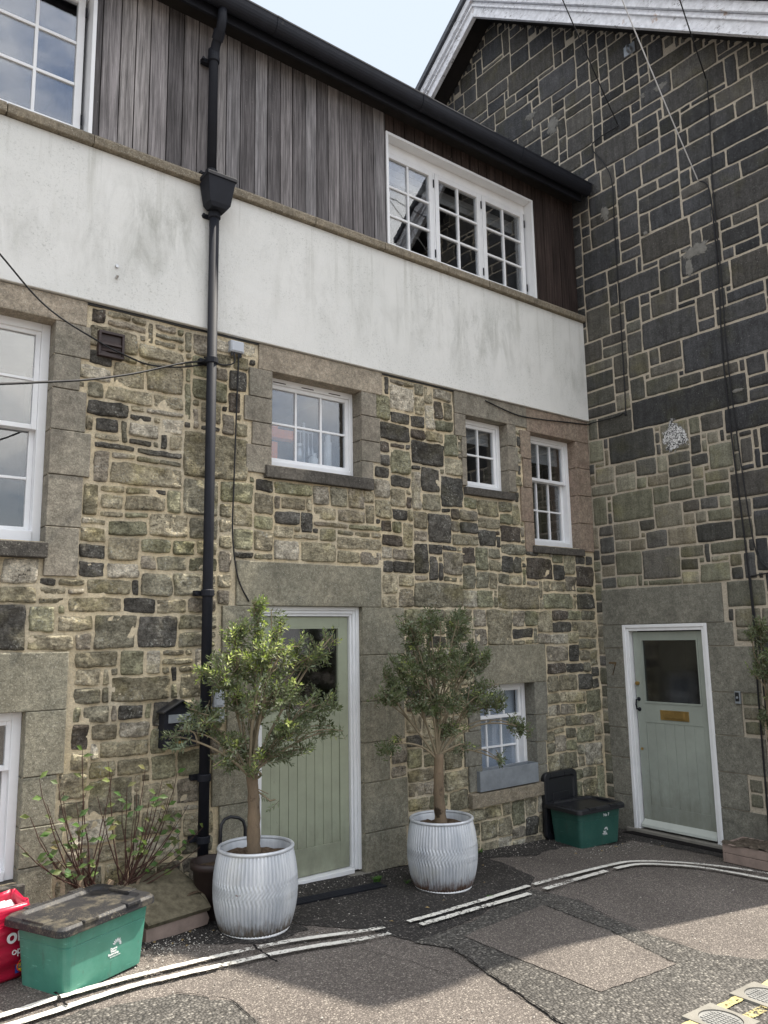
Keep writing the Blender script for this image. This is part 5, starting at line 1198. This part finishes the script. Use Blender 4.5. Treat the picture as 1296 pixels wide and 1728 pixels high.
def recycling_box(name, label, x, y, rz, mat, hx, hy, H, txt=None, lid='gritty_lid', lidoff=(0, 0, 0), grp='green recycling boxes'):
    B = empty(name, (x, y, gz(x)), rz, label, 'recycling box', grp)
    sl, k = .055, .93
    def ring(z, o=0, rad=.035): t = z/H; q = .87+.10*t; return rrect(hx*q+o, hy*q+o, rad, z)
    b = MB('W')
    b.loft([ring(.0, -.008), ring(.008), ring(H*.70), ring(H*.70, -.003), ring(H*.715, -.003), ring(H*.715), ring(H-.03), ring(H-.03, .012), ring(H, .016), ring(H, .008), ring(H-.03, -.006), ring(.02, -.01)], cap1=True)
    bo = b.build('body', mat, B, local=True, bevel=0); bv = bo.modifiers.new('bevel', 'BEVEL'); bv.width = .003; bv.limit_method = 'ANGLE'; bv.angle_limit = R_(50)
    l = MB('W'); ox, oy, oz = lidoff
    def lr(o, z, rad=.05): return [(p+ox, q+oy, zz) for p, q, zz in rrect(hx+.012+o, hy+.012+o, rad, z+oz)]
    z = H
    l.loft([lr(.008, z-.028), lr(.020, z-.026), lr(.018, z+.006), lr(.004, z+.018), lr(-.035, z+.020), lr(-.055, z+.004, .03), lr(-.1, z+.006, .02)], cap0=False)
    lo = l.build('lid', lid, B, local=True, bevel=.003)
    def rib(*bx):
        c = MB('W'); c.box(*bx); c.build('lid_rib', lid, lo, local=True, bevel=.004)
    for px, w in ((-.14, .045), (.14, .045)):
        for sg in (-1, 1): rib(px-w+ox, px+w+ox, sg*(hy+.012)-.025+oy, sg*(hy+.012)+.02+oy if sg > 0 else sg*(hy+.012)+.035+oy, z+.004+oz, z+.023+oz)
    for sg in (-1, 1): rib(sg*(hx-.01)-.03+ox, sg*(hx-.01)+.03+ox, -.08+oy, .08+oy, z+.006+oz, z+.024+oz)
    q0 = .87; y0 = -hy*q0-.0012; slope = -(hy*.10)/H
    return B, y0, slope
B1, y0, sl = recycling_box('recycling_box', 'pale green recycling box with gritty black lid beside the red bag', -5.49, -.735, R_(23), 'bin_green', .285, .20, .335, lidoff=(-.02, .0, .0))
emblem(B1, .045, .155, y0, .075, sl)
B2, y0, sl = recycling_box('recycling_box', 'dark green recycling box with black lid standing in the wall corner', -.76, -.30, R_(-5), 'bin_dark_green', .285, .20, .335, lid='black_plastic')
emblem(B2, .06, .13, y0, .06, sl)
mt = Matrix.Translation((.075, y0+sl*.265-.0006, .265)) @ Matrix.Rotation(R_(90), 4, 'X'); text_mesh('No 7', .036, 'print_white', 'house_lettering', B2, mt, .0004, .0008)
# spare black lid standing upright behind it
SL_ = empty('box_lid', (-.80, -.05, gz(-.8)), 0, 'black plastic box lid stood on edge against the wall behind the dark green box', 'lid')
def up(P, y): return [(p, y, q+.31) for p, q, _ in P]
l = MB('W'); l.loft([up(rrect(.235, .30, .06, 0), .03), up(rrect(.24, .305, .06, 0), .0), up(rrect(.235, .30, .055, 0), -.02), up(rrect(.19, .255, .03, 0), -.022), up(rrect(.18, .245, .03, 0), -.008)]); l.build('panel', 'black_plastic', SL_, local=True, bevel=.004)
l = MB('W')
for x in (-.1, .1): l.box(x-.05, x+.05, -.028, -.018, .565, .60)
l.box(-.12, .12, -.016, -.006, .2, .42); l.build('rib', 'black_plastic', SL_, local=True, bevel=.004)

# red carrier bag
BG = empty('carrier_bag', (-5.93, -.50, gz(-5.93)), R_(14), 'full red supermarket carrier bag at the left edge beside the pale green box', 'bag')
bmx = bmesh.new(); nx, nz = 40, 26; P = []; rb = random.Random(2)
b = MB('W'); rings = []
for j in range(nz+1):
    t = j/nz; z = .0+.36*t; hx = .20*(1+.10*math.sin(math.pi*t)-.02*t); hy = .135*(1+.15*math.sin(math.pi*t)+.0*t)
    ring = []
    for (x, y, _) in rrect(hx, hy, .045, 0, 8):
        a = math.atan2(y, x); w = .03*float(vn(a*1.6+4, t*2.6, 1.6))+.026*(abs(float(vn(a*4+7+t*3, t*5+3, 1.9)))-.4)+.02*(abs(float(vn(a*3-t*9, t*4, 2.6)))-.4)
        ring.append((x+math.cos(a)*w, y+math.sin(a)*w, z+(.014*float(vn(a*2, 3, 1.3)) if t > .8 else 0)+(.0 if t < .99 else .01)))
    rings.append(ring)
for t in (.95, .6): rings.append([(x*.97, y*.97, .36*t) for x, y, z in rings[nz]])
b.loft(rings, cap1=True); b.build('body', 'bag_red', BG, local=True, smooth=True)
c = MB('W'); cr2_ = []
for i in range(5): q = .9*(1-i/5.2); cr2_.append([(x*q*.98, y*q*.98, .31+.03*(1-q)+.014*rb.uniform(-1, 1)) for x, y, z in rings[nz]])
c.loft(cr2_, cap0=False); c.build('contents', 'print_white', BG, local=True)
MX = Matrix.Rotation(R_(90), 4, 'X')
text_mesh('on', .10, 'print_white', 'lettering', BG, Matrix.Translation((.085, -.176, .225)) @ Matrix.Rotation(R_(4), 4, 'Y').inverted() @ MX, .002, .002)
text_mesh('op', .05, 'print_white', 'lettering', BG, Matrix.Translation((.085, -.184, .15)) @ MX, .0015)
v = MB('W'); v.box(.095, .165, -.163, -.158, .035, .095); v.build('badge', 'print_blue', BG, local=True)
v = MB('W'); v.tube([(.13, -.163, .065), (.13, -.1655, .065)], .031, 24); v.build('badge_disc', 'print_yellow', BG, local=True)
v = MB('W'); v.tube([(.13+.029*math.cos(a), -.166, .065+.029*math.sin(a)) for a in [i*math.pi/12 for i in range(25)]], .0025, 6, cap=False); v.build('badge_ring', 'print_red', BG, local=True)
text_mesh('LIDL', .024, 'print_blue', 'badge_lettering', BG, Matrix.Translation((.13, -.1668, .065)) @ MX, .0006, .0008)

# hand cart handle and brown pot behind the first tub
HT = empty('hand_truck', (-4.38, -.25, gz(-4.4)), 0, 'black tubular hand truck with arched handle behind the left tub', 'hand truck')
v = MB('W'); x0, x1, yb = -4.49, -4.31, -.3; z0 = gz(-4.4)
v.tube([(x0, yb, z0+.05), (x0, yb, .70), (x0+.005, yb, .745), (x0+.03, yb, .775), (x0+.07, yb, .785), (x1-.05, yb, .77), (x1-.015, yb, .745), (x1, yb, .70), (x1, yb, z0+.05)], .011, 10); v.build('handle', 'black_plastic', HT, smooth=True)
v = MB('W'); v.box(x0-.03, x1+.03, yb-.02, yb+.12, z0+.03, z0+.045); v.box(x0, x1, yb-.008, yb+.008, z0+.22, z0+.245); v.build('toe_plate', 'black_iron', HT, bevel=.003)
for x in (x0-.03, x1+.03):
    v = MB('W'); v.tube([(x-.016, yb+.05, z0+.062), (x-.01, yb+.05, z0+.062), (x+.01, yb+.05, z0+.062), (x+.016, yb+.05, z0+.062)], [.05, .06, .06, .05], 20); v.build('wheel', 'black_plastic', HT)
PT = empty('plant_pot', (-4.52, -.27, gz(-4.5)), 0, 'dark brown round pot tucked behind the left tub by the downpipe', 'pot')
simple('brown_glaze', (.03, .02, .018), .5, .4, .25, .1, obj=True)
v = MB('W'); v.lathe([(0.0, 0), (.10, 0), (.105, .01), (.135, .30), (.15, .305), (.152, .345), (.138, .35), (.128, .34), (.12, .30), (0.0, .29)], n=36); v.build('body', 'brown_glaze', PT, local=True, smooth=True)
v = MB('W'); v.lathe([(0, .302), (.06, .306), (.121, .303)], n=24); v.build('soil', 'soil', PT, local=True)

# zinc window box on the low sill
WB = empty('window_box', (-1.49, -.005, .58), R_(0), 'empty grey zinc window box on the sill of the low window', 'window box')
v = MB('W'); hx, h0, h1 = .385, .585, .755
for (x0, x1, y0, y1) in ((-1.875, -1.11, -.065, -.055), (-1.875, -1.11, .06, .07), (-1.875, -1.865, -.055, .06), (-1.12, -1.11, -.055, .06)): v.box(x0, x1, y0, y1, h0-.004, h1)
v.box(-1.865, -1.12, -.055, .06, h0-.004, h0+.01); v.build('body', 'zinc', WB, bevel=.003)
v = MB('W'); v.box(-1.865, -1.12, -.055, .06, h0+.06, h0+.085); v.build('soil', 'soil', WB)

# drain channel, manhole covers
DC = empty('drain_channel', (-3.58, -.32, gz(-3.58)), 0, 'black slotted drain channel along the green door threshold', 'drain')
v = MB('W')
for i in range(7):
    y = -.40+i*.0165
    v.add([(x, yy, gz(x)+zz) for x, yy, zz in ((-3.97, y, .016), (-3.20, y, .016), (-3.20, y+.009, .016), (-3.97, y+.009, .016), (-3.97, y, .0), (-3.20, y, .0), (-3.20, y+.009, .0), (-3.97, y+.009, .0))], [(0, 1, 2, 3), (0, 4, 5, 1), (3, 2, 6, 7)])
for i in range(13):
    x = -3.96+i*.063; v.box(x, x+.008, -.40, -.29, gz(x)+.003, gz(x)+.0145)
v.build('grating', 'black_iron', DC)
ground_sheet('drain_trough', 'crack_tar', [(-3.98, -.405), (-3.19, -.405), (-3.19, -.285), (-3.98, -.285)], .010)
bpy.data.objects['drain_trough'].parent = DC; bpy.data.objects['drain_trough'].location = -DC.location; del bpy.data.objects['drain_trough']['kind']
def cover(cx, cy, label):
    C = empty('stopcock_cover', (cx, cy, gz(cx)), 0, label, 'manhole cover', 'small water covers')
    v = MB('W'); n = 40; s = .125; rI = .1; P = []
    for i in range(n):
        a = 2*math.pi*i/n; k = s/max(abs(math.cos(a)), abs(math.sin(a))); P += [(k*math.cos(a), k*math.sin(a), .02), (rI*math.cos(a), rI*math.sin(a), .02), (k*math.cos(a), k*math.sin(a), -.01), (rI*math.cos(a), rI*math.sin(a), .008)]
    F = []
    for i in range(n):
        a, b2 = 4*i, 4*((i+1) % n); F += [(a, b2, b2+1, a+1), (a+2, b2+2, b2, a), (a+1, b2+1, b2+3, a+3)]
    v.add(P, F); v.build('surround', 'pale_concrete', C, local=True)
    v = MB('W'); v.tube([(0, 0, 0), (0, 0, .014)], .098, 36)
    v.build('plate', 'iron_cover', C, local=True)
    v = MB('W'); q = .022
    for i in range(-4, 5):
        for j in range(-4, 5):
            x, y = i*q, j*q
            if math.hypot(x, y) < .085: v.box(x-.0085, x+.0085, y-.0085, y+.0085, .014, .0185)
    v.build('stud_pattern', 'iron_cover', C, local=True, bevel=.002)
    C.rotation_euler = (0, math.atan(.04), 0)
cover(-3.275, -3.035, 'small square stopcock cover nearer the camera with moss round its edge')
cover(-2.84, -3.03, 'small square stopcock cover farther right at the end of the yellow lines')

# things on the inner sill of the middle window
sb = MB('L'); sb.box(-3.96, -3.09, -.5, -.21, 3.36, 3.39); sb.build('inner_sill', 'white_paint', winK)
OB = empty('storage_tray', (-3.75, .32, 3.4), 0, 'orange plastic tray inside the middle window', 'tray')
v = MB('W'); v.box(-3.95, -3.56, .26, .36, 3.585, 3.66); v.box(-3.95, -3.74, .26, .36, 3.66, 3.68); v.build('tray', 'orange_plastic', OB, bevel=.006)
v = MB('W'); v.box(-3.95, -3.74, .27, .35, 3.39, 3.55); v.build('stand', 'orange_plastic', OB, bevel=.006)
def jar(x, y, r_, h_, label, mat, cat='jar'):
    J_ = empty('jar', (x, y-.1, 3.392), 0, label, cat); v = MB('W'); v.lathe([(0, 0), (r_, 0), (r_, h_*.8), (r_*.8, h_*.86), (r_*.8, h_), (0, h_)], n=24); v.build('body', mat, J_, local=True, smooth=True)
    v = MB('W'); v.lathe([(0, h_), (r_*.86, h_), (r_*.86, h_+.025), (0, h_+.025)], n=24); v.build('lid', 'steel', J_, local=True)
jar(-3.52, .40, .045, .15, 'small steel canister inside the middle window beside the orange tray', 'steel')
jar(-3.36, .42, .04, .09, 'lowest pale jar behind the centre pane of the middle window', 'print_white')
jar(-3.25, .36, .032, .27, 'tall slim white bottle inside the right pane of the middle window', 'print_white', 'bottle')
US = empty('utensil_stand', (-3.43, .36, 3.3), 0, 'grey utensil stand with hanging tools inside the middle window', 'utensils')
v = MB('W'); v.tube([(-3.43, .36, 3.392), (-3.43, .36, 3.78)], .012, 10); v.tube([(-3.52, .36, 3.70), (-3.34, .36, 3.70)], .008, 8); v.tube([(-3.43, .36, 3.392), (-3.43, .36, 3.405)], .06, 20); v.build('pole', 'grey_plastic', US)
v = MB('W')
for x in (-3.51, -3.47, -3.39, -3.35): v.tube([(x, .35, 3.695), (x, .35, 3.57), (x, .35, 3.52), (x, .35, 3.49)], [.005, .006, .02, .018], 8)
v.build('utensil', 'steel', US)

# loose grit along the wall foot and in the joints of the tarmac: nobody could count it
r = random.Random(77); mb = MB('W')
for i in range(1500):
    q = r.random()
    if q < .4: x, y = r.uniform(-5.8, -.2), -abs(r.gauss(0, .16))-.03
    elif q < .6: x, y = r.gauss(-4.95, .18), r.gauss(-.62, .1)
    elif q < .72: x, y = r.gauss(-.75, .35), r.gauss(-.62, .08)
    else: x, y = r.uniform(-5.8, -.6), r.uniform(-2.9, -.4)
    a = r.uniform(.002, .0065); z = gz(x)+.006; an = r.uniform(0, 6.28); c_, s_ = math.cos(an)*a, math.sin(an)*a
    k = r.uniform(.1, .5); mb.col = (k, k*.94, k*.84)
    mb.add([(x+c_, y+s_, z), (x-s_, y+c_, z), (x-c_*1.3, y-s_*1.3, z), (x+s_, y-c_, z), (x, y, z+a*.9)], [(0, 1, 4), (1, 2, 4), (2, 3, 4), (3, 0, 4)])
b = NB('grit', .9, .2); b.col(b.attr()); go_ = mb.build('grit', 'grit', fix=False, colour=True); go_['kind'] = 'stuff'
# weeds and litter
def weed(x, y, n, h, label, seed):
    r = random.Random(seed); mb = MB('W')
    for _ in range(n):
        a = r.uniform(0, 6.28); L = h*r.uniform(.5, 1); b_ = Vector((x+r.uniform(-.025, .025), y+r.uniform(-.015, .015), gz(x)+.01)); d = Vector((math.cos(a)*.8, math.sin(a)*.8, 1)).normalized(); s = Vector((-math.sin(a), math.cos(a), 0))*.003
        m_ = b_+d*L*.6; e = m_+Vector((d.x, d.y, d.z*.2))*L*.5; mb.add([b_-s, b_+s, m_+s, m_-s, e], [(0, 1, 2, 3), (3, 2, 4)])
    return tag(mb.build('weed', 'grass_blade', fix=False), label, 'weed', 'weeds in the tarmac')
weed(-3.19, -.27, 60, .07, 'tuft of green grass at the end of the door drain', 1)
weed(-3.02, -.42, 18, .04, 'tiny weed between the drain and the rusty tub', 2)
weed(-2.78, -1.04, 40, .03, 'low moss tuft on the worn white line', 3)
weed(-1.9, -.05, 30, .05, 'small weed at the wall foot under the low window', 4)
r = random.Random(8)
SP = [(-5.02, -.55), (-4.95, -.62), (-4.86, -.58), (-4.78, -.5), (-4.66, -.55), (-5.1, -.6), (-4.9, -.7), (-3.65, -1.05), (-3.3, -.95), (-3.1, -.9), (-.95, -.62), (-.72, -.62), (-.6, -.58), (-1.25, -.55), (-5.75, -.62), (-5.68, -.5), (-2.55, -.75), (-.35, -.85), (-4.15, -.95), (-2.2, -.4)]
for i, (x, y) in enumerate(SP):
    mb = MB('W'); a = r.uniform(0, 6.28); L = r.uniform(.018, .04); d = Vector((math.cos(a), math.sin(a), 0)); leaf_faces(mb, Vector((x, y, gz(x)+.012)), d, Vector((r.uniform(-.3, .3), r.uniform(-.3, .3), 1)).normalized(), L, L*.28, .4)
    tag(mb.build('fallen_leaf', 'dry_leaf', fix=False), 'small dry fallen leaf lying on the tarmac', 'leaf', 'dry leaves scattered on the tarmac')
